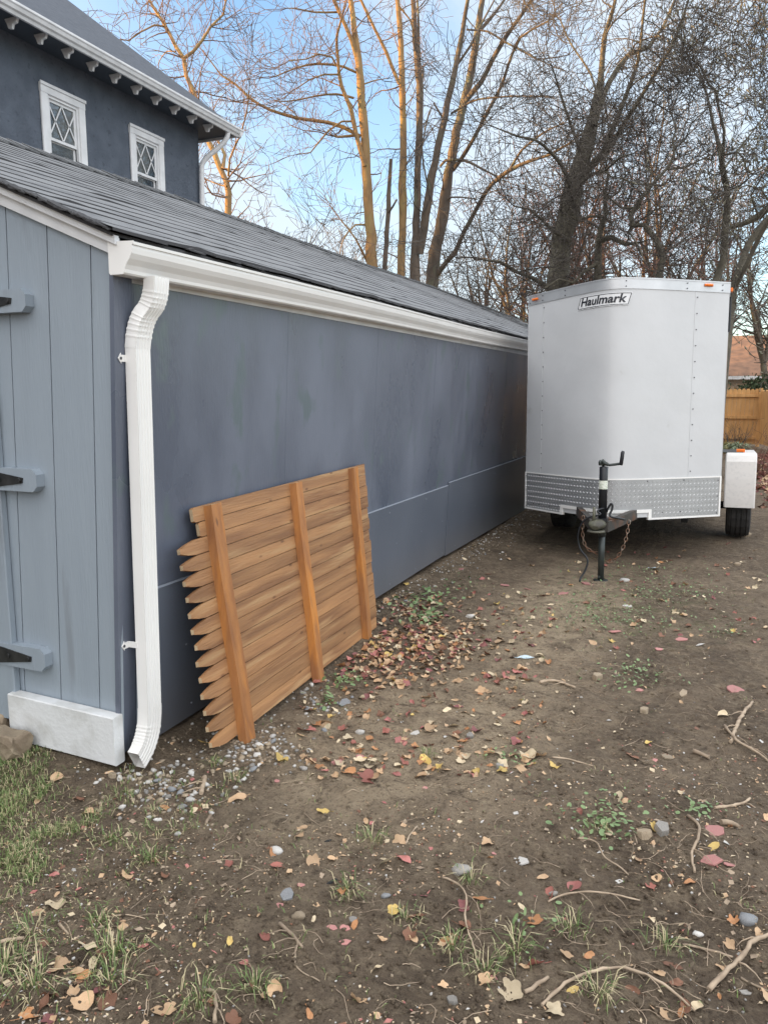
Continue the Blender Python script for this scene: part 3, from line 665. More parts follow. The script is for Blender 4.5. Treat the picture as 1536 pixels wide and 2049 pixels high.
# tread plate with raised lugs and tongue notch
NU0, NU1, NZ = -.50, .36, ZB+.085
m = MB(); us = sorted(set([round(-1+2*i/60, 4) for i in range(61)]+[NU0, NU1]))
for a, b_ in zip(us[:-1], us[1:]):
    z0 = NZ if (a >= NU0-1e-6 and b_ <= NU1+1e-6) else ZB
    b = len(m.v); m.v += [nose(a, z0, .0045), nose(b_, z0, .0045), nose(b_, ZD, .0045), nose(a, ZD, .0045)]; m.f.append((b, b+1, b+2, b+3)); m.m.append(0); m.sm.append(True)
pitch = .037
row = 0; z = ZB+.028
while z < ZD-.012:
    x = -1.20+(pitch/2 if row % 2 else 0); 
    s = -1.0+(.018 if row % 2 else 0)
    u = -.985+(.021 if row % 2 else 0)
    while u < .985:
        inn = NU0-.03 < u < NU1+.03 and z < NZ+.03
        if not inn:
            # arc-length-even stepping
            a = (1 if (row % 2) else -1)*.72; L_ = .0125; wq = .0027; c, s_ = math.cos(a), math.sin(a)
            e = .001; sl_ = math.hypot(TW, TD*(ng(u+e)-ng(u-e))/(2*e))
            pts = []
            for (p, q, h) in ((-L_, 0, 0), (0, -wq, 0), (L_, 0, 0), (0, wq, 0), (0, 0, .0042)):
                du = (p*c-q*s_)/sl_; dz = (p*s_+q*c)
                pts.append(nose(u+du, z+dz, .0045+h))
            m.add(pts, [(0, 1, 4), (1, 2, 4), (2, 3, 4), (3, 0, 4)], 1)
        e = .001; sl_ = math.hypot(TW, TD*(ng(u+e)-ng(u-e))/(2*e)); u += pitch*1.15/sl_
    row += 1; z += .0262
m.build('tread_plate', [M['tread'], M['lug']], TR, fix=False)
m = MB()
strip(ZD-.006, ZD+.006, .007, m=m, n=60); strip(ZB-.004, ZB+.012, .008, -1, NU0, m, n=20); strip(ZB-.004, ZB+.012, .008, NU1, 1, m, n=20)
strip(NZ-.022, NZ+.006, .012, NU0-.02, NU1+.02, m, n=30, th=.03)
strip(ZB-.004, NZ, .012, NU0-.022, NU0+.005, m, n=2, th=.03); strip(ZB-.004, NZ, .012, NU1-.005, NU1+.022, m, n=2, th=.03)
strip(ZB, ZD, .009, -1.0, -.985, m, n=2); strip(ZB, ZD, .009, .985, 1.0, m, n=2)
m.build('plate_edging', M['white'], TR, fix=False)
# clearance lights
def light(u, z, w=.07, h=.024, par=TR):
    m = MB(); n = 6
    b = len(m.v); us = [u+(i/n-.5)*w/TW for i in range(n+1)]
    for i, q in enumerate(us):
        f = 1-abs(i/n-.5)*2; f = min(1, f*3+.25)
        m.v += [nose(q, z-h/2, .008), nose(q, z-h/2*.8, .008+.020*f), nose(q, z+h/2*.8, .008+.020*f), nose(q, z+h/2, .008)]
    for i in range(n):
        for j in range(3): m.f.append((b+4*i+j, b+4*i+4+j, b+4*i+5+j, b+4*i+1+j)); m.m.append(0); m.sm.append(True)
    m.f += [(b, b+1, b+2, b+3), tuple(b+4*n+j for j in range(4))]; m.m += [0, 0]; m.sm += [False, False]
    m.build('marker_light', M['amber'], par, fix=False)
light(-.90, ZT-.040); light(.805, ZT-.030)
m = MB(); m.cbox((TW+.006, TD+.03, ZT-.07), (TW+.028, TD+.11, ZT-.035), .006); m.build('marker_light', M['amber'], TR)
m = MB(); m.cbox((TW+.0, TD+.15, ZT-.42), (TW+.020, TD+.19, ZT-.10), .006); m.build('door_holdback', M['blackp'], TR)
# decal
dz0, dz1 = 2.352, 2.465; du0, du1 = -.375, .125; sk = .03
def dec(q, zz, o): return nose(q+sk*(zz-dz0)/(dz1-dz0)/TW*1.0, zz-.028+.04*(q-du0)/(du1-du0)*0, o)
m = MB()
def dquad(a, b_, z0, z1, o, mi):
    n = 24; b = len(m.v)
    for i in range(n+1): q = a+(b_-a)*i/n; m.v += [dec(q, z0, o), dec(q, z1, o)]
    for i in range(n): m.f.append((b+2*i, b+2*i+2, b+2*i+3, b+2*i+1)); m.m.append(mi); m.sm.append(False)
dquad(du0, du1, dz0, dz1, .0060, 0); 
dquad(du0+.006, du1-.006, dz0+.006, dz0+.011, .0075, 1); dquad(du0+.006, du1-.006, dz1-.011, dz1-.006, .0075, 1)
dquad(du0+.004, du0+.010, dz0+.006, dz1-.006, .0075, 1); dquad(du1-.010, du1-.004, dz0+.006, dz1-.006, .0075, 1)
tcu = bpy.data.curves.new('lettering', 'FONT'); tcu.body = 'Haulmark'; tcu.size = .078; tcu.shear = .22; tcu.offset = .0018; tcu.resolution_u = 3
tob = bpy.data.objects.new('lettering_src', tcu); COL.objects.link(tob); bpy.context.view_layer.update()
dg = bpy.context.evaluated_depsgraph_get(); tm = bpy.data.meshes.new_from_object(tob.evaluated_get(dg)); bpy.data.objects.remove(tob)
bm = bmesh.new(); bm.from_mesh(tm); bmesh.ops.triangulate(bm, faces=bm.faces); bmesh.ops.subdivide_edges(bm, edges=bm.edges, cuts=1)
xs_ = [v.co.x for v in bm.verts]; x0, x1 = min(xs_), max(xs_)
# arc length map
uu = np.linspace(-1, 1, 801); xy = np.array([nose(u, 0)[:2] for u in uu]); al = np.concatenate([[0], np.cumsum(np.hypot(*np.diff(xy, axis=0).T))])
def u_at(s): return float(np.interp(s, al, uu))
def s_at(u): return float(np.interp(u, uu, al))
sa, sb = s_at(du0+.035), s_at(du1-.02)
lv = []
for v in bm.verts:
    s = sa+(v.co.x-x0)/(x1-x0)*(sb-sa); lv.append(nose(u_at(s)+.005, dz0-.028+.028+v.co.y*1.32, .0085))
bm.verts.index_update(); b = len(m.v); m.v += [tuple(p) for p in lv]
for f in bm.faces: m.f.append(tuple(b+v.index for v in f.verts)); m.m.append(1); m.sm.append(False)
bm.free()
m.build('maker_sign', [M['decalw'], M['decal']], TR, fix=False)
# A-frame tongue, coupler
m = MB()
CP = (.03, -.77)
for sg in (-1, 1):
    p0 = Vector((CP[0]+sg*.045, CP[1]+.06, ZB-.01)); p1 = Vector((-.07+sg*.40, .75, ZB+.02))
    dr = (p1-p0).normalized(); sd_ = Vector((dr.y, -dr.x, 0)).normalized()*.025
    z = Vector((0, 0, .085))
    m.add([p0-sd_, p0+sd_, p1+sd_, p1-sd_, p0-sd_+z, p0+sd_+z, p1+sd_+z, p1-sd_+z], [(0, 3, 2, 1), (4, 5, 6, 7), (0, 1, 5, 4), (1, 2, 6, 5), (2, 3, 7, 6), (3, 0, 4, 7)])
m.box((CP[0]-.13, CP[1]+.20, ZB+.078), (CP[0]+.13, CP[1]+.34, ZB+.086))
m.build('tongue_frame', M['rust'], TR)
m = MB()
m.tube([(CP[0]-.02, CP[1]+.16, ZB+.05), (CP[0]-.02, CP[1]+.06, ZB+.055), (CP[0]-.02, CP[1]-.02, ZB+.055), (CP[0]-.02, CP[1]-.055, ZB+.035)], [.075, .075, .06, .03], 12, sy=.62)
m.tube([(CP[0]-.02, CP[1]-.0, ZB-.005), (CP[0]-.02, CP[1]-.0, ZB+.01)], [.075, .07], 14)
m.box((CP[0]-.05, CP[1]+.0, ZB+.07), (CP[0]-.03, CP[1]+.03, ZB+.17))
m.tube([(CP[0]-.04, CP[1]-.005, ZB+.08), (CP[0]-.04, CP[1]+.0, ZB+.20)], .012, 8)
m.build('coupler', M['moss'], TR)
# jack
JX, JY = .045, -.72+.045
m = MB()
m.tube([(JX, JY, -.02), (JX, JY, .43)], .026, 16); m.tube([(JX, JY, .36), (JX, JY, .44)], .032, 16)
m.tube([(JX, JY, -.022), (JX, JY, -.008)], .06, 16); m.tube([(JX-.01, JY-.035, .02), (JX-.01, JY-.02, .02)], .01, 8, m=0)
J = m.build('jack', M['jackgreen'], TR)
m = MB(); m.tube([(JX, JY, .50), (JX, JY, .935), (JX, JY, .94)], [.0345, .0345, .031], 18); m.box((JX-.045, JY-.045, .49), (JX+.045, JY+.045, .512)); m.build('outer_tube', M['blackp'], J)
m = MB(); m.tube([(JX, JY, .755), (JX, JY, .825)], .0352, 18, cap=False); m.build('label_band', M['label'], J)
m = MB(); m.tube([(JX-.004, JY, .94), (JX-.004, JY, .975)], .012, 10)
m.tube([(JX-.03, JY-.03, .972), (JX-.03+.02, JY-.036, .972)], .024, 10)
m.tube([(JX-.015, JY-.03, .985), (JX+.02, JY-.035, .965), (JX+.05, JY-.035, .955), (JX+.14, JY-.035, .968)], [.018, .014, .009, .009], 8, sy=1.2)
m.build('crank_arm', M['jackgreen'], J)
m = MB(); m.tube([(JX+.138, JY-.035, .955), (JX+.14, JY-.035, .965), (JX+.150, JY-.035, 1.06), (JX+.152, JY-.035, 1.072)], [.011, .015, .015, .010], 12); m.build('handle', M['blackp'], J)
# cables
m = MB()
cp = arc_path([(JX+.02, JY-.02, .60), (JX-.06, JY-.06, .58), (JX+.02, JY-.08, .55), (JX-.13, JY-.07, .52), (JX-.19, JY-.06, .40), (JX-.18, JY-.05, .25), (JX-.09, JY-.05, .17), (JX-.12, JY-.07, .06), (JX-.155, JY-.10, .005), (JX-.15, JY-.13, -.01)], 6)
m.tube(cp, .008, 8)
m.tube(arc_path([(JX+.03, JY-.01, .56), (JX+.07, JY-.02, .66), (JX+.085, JY-.01, .60), (JX+.05, JY-.03, .53), (JX+.13, JY-.02, .52), (JX+.17, JY+.06, .50)], 6), .009, 8)
m.build('breakaway_cable', M['blackp'], TR)
def chain(path, n):
    m = MB(); P = arc_path(path, 12); P = [Vector(p) for p in P]; ds_ = [0]
    for a, b_ in zip(P[:-1], P[1:]): ds_.append(ds_[-1]+(b_-a).length)
    tot = ds_[-1]; n = int(tot/.034)
    def at(s):
        for i in range(len(P)-1):
            if ds_[i+1] >= s: return P[i].lerp(P[i+1], (s-ds_[i])/max(1e-6, ds_[i+1]-ds_[i]))
        return P[-1]
    for k in range(n):
        c = at((k+.5)*tot/n); t = (at(min(tot, (k+.9)*tot/n))-at((k+.1)*tot/n)).normalized()
        X = t.cross(Vector((0, 1, .2))).normalized()
        if k % 2: X = t.cross(X).normalized()
        ring = [c+t*(math.cos(a)*.022)+X*(math.sin(a)*.012) for a in [2*math.pi*j/10 for j in range(11)]]
        m.tube(ring, .0038, 5, cap=False)
    return m
chain([(JX+.21, JY+.02, .50), (JX+.20, JY, .30), (JX+.08, JY+.0, .12), (JX+.02, JY+.03, .14)], 20).build('safety_chain', M['chain'], TR)
chain([(JX-.16, JY+.03, .52), (JX-.17, JY+.01, .38), (JX-.12, JY, .22), (JX-.02, JY+.03, .21)], 18).build('safety_chain', M['chain'], TR)
# wheels, fenders, axle
def wheel(sg):
    cx = TW+.185 if sg > 0 else -TW+.16; cy = TD+1.33; cz = .375; r = .338
    m = MB(); prof_ = [(-.118, .20), (-.122, .27), (-.112, .318), (-.085, .333), (-.080, .333), (-.078, .326), (-.070, .326), (-.068, .337), (-.030, .338), (-.028, .329), (-.018, .329), (-.016, .338), (.016, .338), (.018, .329), (.028, .329), (.030, .338), (.068, .337), (.070, .326), (.078, .326), (.080, .333), (.085, .333), (.112, .318), (.122, .27), (.118, .20)]
    n = 40; b = len(m.v)
    for i in range(n):
        a = 2*math.pi*i/n
        for (x, q) in prof_:
            q2 = q-(.004 if (i % 2 and q > .325) else 0); m.v.append((cx+x, cy+math.cos(a)*q2, cz+math.sin(a)*q2))
    k = len(prof_)
    for i in range(n):
        for j in range(k-1): m.f.append((b+i*k+j, b+((i+1) % n)*k+j, b+((i+1) % n)*k+j+1, b+i*k+j+1)); m.m.append(0); m.sm.append(False)
    w_ = m.build('wheel', M['rubber'], TR)
    m = MB(); m.tube([(cx-sg*.02, cy, cz), (cx+sg*.09, cy, cz)], [.21, .20], 24); m.tube([(cx+sg*.09, cy, cz), (cx+sg*.12, cy, cz)], [.06, .05], 16); m.build('rim', M['alu'], w_)
    # fender: jeep style box with rounded top edges
    m = MB(); x0, x1 = (TW+.035, TW+.33) if sg > 0 else (-TW-.33, -TW-.035)
    y0, y1, z0, z1 = TD+.86, TD+1.80, .40, .970
    pr = [(y0+.012, z0), (y0, z0+.3), (y0, z1-.09), (y0+.03, z1-.028), (y0+.10, z1), (y1-.10, z1), (y1-.03, z1-.028), (y1, z1-.09), (y1, z0+.3), (y1-.012, z0)]
    n = len(pr); b = len(m.v)
    for inset, xx in ((0, x0), (0, x1-.02*sg if sg > 0 else x1), (.02, x1) if sg > 0 else (0, x0)):
        pass
    xs2 = [x0, x0+.012, x1-.012, x1]; ins = [.012, 0, 0, .012]
    for xx, q in zip(xs2, ins):
        for (y, z) in pr:
            yy = y+(q if y < (y0+y1)/2 else -q); zz = z-(q if z > z1-.1 else 0); m.v.append((xx, yy, zz))
    for i in range(3):
        for j in range(n-1): m.f.append((b+i*n+j, b+i*n+j+1, b+(i+1)*n+j+1, b+(i+1)*n+j)); m.m.append(0); m.sm.append(False)
    m.f.append(tuple(b+j for j in range(n))); m.f.append(tuple(b+3*n+j for j in range(n))); m.m += [0, 0]; m.sm += [False, False]
    if sg > 0: fe = m.build('fender', M['fender'], TR)
    if sg < 0: return
    m = MB(); m.cbox((x0+.10, y0-.005+.14, z1+.000), (x0+.18, y0+.19, z1+.035), .006); m.build('fender_light', M['amber'], fe)
    m = MB(); m.box((x0-.03, y0+.10, z1-.012+.0105), (x1-.13, y1-.1, z1+.004)); m.build('fender_strip', M['blackp'], fe)
    m = MB(); m.tube([(cx, cy, cz), (sg*.1, cy, cz+.02)], .04, 10); m.box((sg*TW-.09 if sg > 0 else -TW+.03, cy-.45, ZB-.07), (sg*TW-.03 if sg > 0 else -TW+.09, cy+.45, ZB+.01)); m.build('axle', M['under'], TR)
wheel(-1); wheel(1)
m = MB()
for sg in (-1, 1): m.box((sg*.62-.03, TD+.05, ZB-.09), (sg*.62+.03, TD+TL-.1, ZB+.028))
m.build('chassis_rail', M['under'], TR)

# ---------------------------------------------------------------- house behind the garage
HX, HY = -8.0, 11.28; HZ = 5.86; OV = .53; HW, HL = 10.0, 20.0
H0 = (HX, HY, 0)
house = thing('house', 'tall blue grey stucco house with hip roof, white bracketed eaves and lattice windows', 'house', H0)
wins = [(7.93, 8.69, 3.98, 5.44), (9.575, 10.335, 3.98, 5.43), (4.6, 5.36, 3.98, 5.44), (1.2, 1.96, 3.98, 5.44)]
m = MB()
# wall with window openings on the +X side
y = HY-HL; cols = sorted(wins)
for (a, b_, z0, z1) in cols:
    m.box((HX-.25, y, 0), (HX, a+.09, HZ)); m.box((HX-.25, a+.09, 0), (HX, b_-.09, z0+.06)); m.box((HX-.25, a+.09, z1-.09), (HX, b_-.09, HZ)); y = b_-.09
m.box((HX-.25, y, 0), (HX, HY, HZ))
m.box((HX-HW, HY-.25, 0), (HX-.25, HY, HZ)); m.box((HX-HW, HY-HL, 0), (HX-.25, HY-HL+.25, HZ)); m.box((HX-HW, HY-HL+.25, 0), (HX-HW+.25, HY-.25, HZ))
m.build('wall', M['stucco'], house, H0)
# hip roof
ze = 5.90; sl_ = .85
x0, x1, y0, y1 = HX-HW-OV, HX+OV, HY-HL-OV, HY+OV-.06; hw = (x1-x0)/2; zr = ze+sl_*hw; xm = (x0+x1)/2
m = MB()
a, b_, c, d_ = (x1, y0, ze), (x1, y1, ze), (x0, y1, ze), (x0, y0, ze); r0, r1 = (xm, y0+hw, zr), (xm, y1-hw, zr)
m.add([a, b_, c, d_, r0, r1], [(0, 1, 5, 4), (1, 2, 5), (2, 3, 4, 5), (3, 0, 4)])
m.add([(p[0], p[1], p[2]-.03) for p in (a, b_, c, d_)], [(0, 1, 2, 3)])
hr = m.build('roof', M['houseroof'], house, H0)
m = MB(); m.box((x0+.05, y0+.05, ze-.062), (x1-.05, y1-.05, ze-.034)); m.build('soffit', M['soffit'], house, H0)
m = MB()
fp = [(0, -.09), (.03, -.09), (.045, -.06), (.07, -.045), (.085, -.01), (.10, .005), (.10, .03), (0, .03)]
def eave(p0, p1, out):
    o = Vector(out); m.sweep([p0, p1], fp, [o]*2, [(0, 0, 1)]*2, cap=True)
eave((x1-.06, y0-.03, ze-.01), (x1-.06, y1+.03, ze-.01), (1, 0, 0)); eave((x0, y1-.06, ze-.01), (x1+.03, y1-.06, ze-.01), (0, 1, 0))
m.build('eave_trim', M['white_paint'], house, H0)
# scroll brackets
k = 0; yy = 11.06
while yy > 2.5:
    m = MB(); w = .034
    pr = [(HX+.25, ze-.065), (HX+.25, ze-.075), (HX+.27, ze-.105), (HX+.285, ze-.135), (HX+.30, ze-.175), (HX+.35, ze-.18), (HX+.365, ze-.135), (HX+.42, ze-.125), (HX+.435, ze-.085), (HX+.465, ze-.065)]
    m.prism([(p[0], yy, p[1]) for p in pr], (0, w, 0)); m.build('eave_bracket', M['white_paint'], house, H0); yy -= .425
# windows
for i, (a, b_, z0, z1) in enumerate(wins):
    m = MB(); t = .115
    for lo, hi in (((HX-.0, a, z0), (HX+.035, a+t, z1-t)), ((HX, b_-t, z0), (HX+.035, b_, z1-t)), ((HX, a, z1-t), (HX+.035, b_, z1)), ((HX, a-.03, z0-.06), (HX+.07, b_+.03, z0-.001))): m.cbox(lo, hi, .008)
    m.cbox((HX+.0355, a-.01, z1-.03), (HX+.05, b_+.01, z1+.012), .006)
    # inner stop
    for lo, hi in (((HX-.03, a+t-.005, z0), (HX+.012, a+t+.028, z1-t)), ((HX-.03, b_-t-.028, z0), (HX+.012, b_-t+.005, z1-t)), ((HX-.03, a+t+.028, z1-t-.03), (HX+.012, b_-t-.028, z1-t+.004))): m.box(lo, hi)
    wf = m.build('window', M['white_paint'], house, H0)
    gy0, gy1 = a+t+.028, b_-t-.028; zm = (z0+z1)/2+.085; zt_ = z1-t-.03
    m = MB(); f = .035
    for q0, q1, xx in ((zm, zt_, -.012), (z0, zm+.02, -.045)):
        for lo, hi in (((gy0, q0), (gy0+f, q1)), ((gy1-f, q0), (gy1, q1)), ((gy0+f, q0), (gy1-f, q0+f)), ((gy0+f, q1-f), (gy1-f, q1))): m.box((HX+xx-.02, lo[0], lo[1]), (HX+xx, hi[0], hi[1]))
    # diamond lattice in the upper sash
    u0, u1, v0_, v1_ = gy0+f-.004, gy1-f+.004, zm+f-.004, zt_-f+.004; hwid = (u1-u0)
    def bar(p, q):
        P, Q = Vector((HX-.019, p[0], p[1])), Vector((HX-.019, q[0], q[1])); d = (Q-P).normalized(); nn = Vector((0, -d.z, d.y))*.0085
        m.prism([P+nn, Q+nn, Q-nn, P-nn], (.009, 0, 0))
    um = (u0+u1)/2; vm = (v0_+v1_)/2; qa = (u1-u0)*.25
    bar((u0, v1_-.0), (um+qa*.9, v0_)); bar((u0, vm), (u0+qa*.9, v0_)) if False else None
    bar((u0+.0, vm+.02), (um-qa*.2, v1_)) ; bar((um-qa*.2, v1_), (u1, vm-.02)) if False else None
    m2_ = [((u0, v0_+.06), (um, v1_)), ((um, v1_), (u1, v0_+.06)), ((u0, v1_-.06), (um, v0_)), ((um, v0_), (u1, v1_-.06))]
    m.v = m.v[:-16]; m.f = m.f[:-12]; m.m = m.m[:-12]; m.sm = m.sm[:-12]
    for p, q in m2_: bar(p, q)
    m.build('sash', M['white_paint'], wf, (0, 0, 0)).location = (-H0[0], -H0[1], 0)
    m = MB(); m.box((HX-.034, gy0+.01, zm+.01), (HX-.026, gy1-.01, zt_-.01)); m.box((HX-.062, gy0+.01, z0+.01), (HX-.055, gy1-.01, zm+.01))
    m.build('glass', M['glass'], wf, (0, 0, 0)).location = (-H0[0], -H0[1], 0)
    m = MB(); m.box((HX-.16, gy0-.02, z0+.01), (HX-.15, gy1+.02, z1-.1))
    bl = mat('white_blind', (.5, .5, .48), (.04, .04, .04), .8, scale=60, stretch=(1, .01, 1)) if 'blind' not in M else M['blind']; M['blind'] = bl
    m.build('blind', bl, wf, (0, 0, 0)).location = (-H0[0], -H0[1], 0)
m = MB()
m.tube(arc_path([(HX+.46, HY+.18, ze-.08), (HX+.46, HY+.18, ze-.22), (HX+.10, HY-.02, ze-.52), (HX+.055, HY-.05, ze-.72), (HX+.055, HY-.05, .2)], 10), .042, 12)
m.build('downspout', M['white_paint'], house, H0)
# glass in front of the dark room: clear glass
gm = M['glass'].node_tree.nodes['Principled BSDF']; gm.inputs['Transmission Weight'].default_value = .55; gm.inputs['Roughness'].default_value = .02

# ---------------------------------------------------------------- far yard: board fence, neighbour's house, planting
F0 = (1.0, 25.5, 0)
fn = thing('board_fence', 'ochre board fence with scalloped top at the far end of the yard', 'fence', F0)
def fpnt(x): return 25.5+.0*x
x = -1.8; rf = random.Random(4)
m = MB()
while x < 1.42:
    w = .115; z1 = 1.70+rf.uniform(-.01, .01); y = 25.5
    m.prism([(x, y, .06), (x, y, z1-.05), (x+w*.3, y, z1), (x+w*.7, y, z1), (x+w, y, z1-.05), (x+w, y, .06)], (0, .018, 0)); x += w+.004
m.build('boards', M['fence'], fn, F0)
for z in (1.50, .86, .25):
    m = MB(); m.box((-1.8, 25.445, z-.04), (1.40, 25.499, z+.045)); m.build('rail', M['fence'], fn, F0)
f2 = thing('board_fence', 'nearer ochre fence run seen edge on at the right edge of the yard', 'fence', (1.5, 24, 0), None)
m = MB(); y = 25.42
while y > 20.5:
    m.prism([(1.47+(25.4-y)*.12, y, .1), (1.47+(25.4-y)*.12, y, 1.62), (1.47+(25.4-y+.055)*.12, y-.055, 1.66), (1.47+(25.4-y+.11)*.12, y-.11, 1.62), (1.47+(25.4-y+.11)*.12, y-.11, .1)], (.02, 0, 0)); y -= .118
m.build('boards', M['fence'], f2, (1.5, 24, 0))
m = MB(); m.box((1.40, 25.36, 0), (1.50, 25.44, 1.72)); m.build('post', M['fence'], f2, (1.5, 24, 0))
NB = (6, 44, 0)
nb = thing('neighbour_house', 'cream house with orange brown shingle roof beyond the far fence', 'house', NB)
m = MB(); m.box((-3.5, 42, 0), (16, 51, 2.35)); m.build('wall', M['farwall'], nb, NB)
m = MB()
pr = [(-4.1, 41.3, 2.30), (-4.1, 41.3, 2.42), (-4.1, 46.5, 4.65), (-4.1, 51.7, 2.42), (-4.1, 51.7, 2.30)]
m.prism(pr, (20.7, 0, 0)); m.build('roof', M['farroof'], nb, NB)
m = MB(); m.box((-4.15, 41.18, 2.24), (16.65, 41.29, 2.40)); m.build('gutter', M['white_paint'], nb, NB)
for xx in (-1.2, 3.4, 7.5):
    m = MB(); m.box((xx, 41.93, .9), (xx+1.2, 41.999, 2.0)); w_ = m.build('window', M['white_paint'], nb, NB)
    m = MB(); m.box((xx+.08, 41.915, .98), (xx+1.12, 41.929, 1.92)); m.build('pane', M['glass'], w_).location = (-NB[0], -NB[1], 0)

# ---------------------------------------------------------------- bare trees
def catmull(P, step):
    P = [np.array(p, float) for p in P]; P = [2*P[0]-P[1]]+P+[2*P[-1]-P[-2]]; out = []
    for i in range(1, len(P)-2):
        d = np.linalg.norm(P[i+1][:3]-P[i][:3]); n = max(1, int(round(d/step)))
        for k in range(n):
            t = k/n
            q = .5*((2*P[i])+(-P[i-1]+P[i+1])*t+(2*P[i-1]-5*P[i]+4*P[i+1]-P[i+2])*t*t+(-P[i-1]+3*P[i]-3*P[i+1]+P[i+2])*t**3)
            q[3] = P[i][3]*(1-t)+P[i+1][3]*t
            out.append(q)
    out.append(P[-2]); return out
def tubes_mesh(name, lines, sides, mt, parent, off):
    groups = {}
    for ln in lines: groups.setdefault(len(ln), []).append(ln)
    Vs, Fs = [], []; base = 0; off = np.array(off)
    for n, ls in groups.items():
        if n < 2: continue
        A_ = np.array(ls, float); B = len(ls); P = A_[:, :, :3]; R = A_[:, :, 3]
        T = np.gradient(P, axis=1); T /= np.linalg.norm(T, axis=2, keepdims=True)+1e-9
        ref = np.zeros((B, 1, 3)); av = np.abs(T.mean(1)); k = av.argmin(1); ref[np.arange(B), 0, k] = 1
        X = np.cross(T, np.broadcast_to(ref, T.shape)); X /= np.linalg.norm(X, axis=2, keepdims=True)+1e-9; Y = np.cross(T, X)
        a = np.arange(sides)*2*math.pi/sides
        V = P[:, :, None, :]+(X[:, :, None, :]*np.cos(a)[None, None, :, None]+Y[:, :, None, :]*np.sin(a)[None, None, :, None])*R[:, :, None, None]
        Vs.append(V.reshape(-1, 3)-off)
        id_ = np.arange(B*n*sides).reshape(B, n, sides)+base; nx_ = np.roll(id_, -1, axis=2)
        Fs.append(np.stack([id_[:, :-1], nx_[:, :-1], nx_[:, 1:], id_[:, 1:]], -1).reshape(-1, 4)); base += B*n*sides
    return np_mesh(name, np.concatenate(Vs), np.concatenate(Fs), mt, parent)
def norm(v): l = math.sqrt(v[0]**2+v[1]**2+v[2]**2)+1e-9; return (v[0]/l, v[1]/l, v[2]/l)
def grow(rnd, p, d, Ln, r, lvl, pr, out, budlist=None):
    n = max(3, min(9, int(Ln/pr['seg']))); sl = Ln/n; pts = [(p[0], p[1], p[2], r)]; w = pr['wig']; up = pr['up']
    for i in range(n):
        d = norm((d[0]+rnd.gauss(0, w), d[1]+rnd.gauss(0, w), d[2]+rnd.gauss(0, w)+up))
        p = (p[0]+d[0]*sl, p[1]+d[1]*sl, p[2]+d[2]*sl)
        f = 1-(i+1)/n*.72
        pts.append((p[0], p[1], p[2], max(pr['rmin'], r*f)))
        if lvl > 0 and i >= 0:
            for q in range(pr['kids'] if rnd.random() < .75 else 1):
                if rnd.random() < pr['pk']:
                    a = rnd.uniform(0, 6.28); s = norm((rnd.gauss(0, 1), rnd.gauss(0, 1), rnd.gauss(0, 1)))
                    ang = pr['ang']; nd = norm((d[0]*(1-ang)+s[0]*ang, d[1]*(1-ang)+s[1]*ang, d[2]*(1-ang)+s[2]*ang))
                    grow(rnd, p, nd, Ln*rnd.uniform(.40, .75)*pr['lr'], r*f*.62, lvl-1, pr, out, budlist)
    out.append(pts)
    if budlist is not None and lvl == 0: budlist.append((p, d))
def px2w(x, y, Y): d = ray(x, y); t = Y/d[1]; p = _C+d*t; z = float(np.dot(p-_C, _v)); return p, z
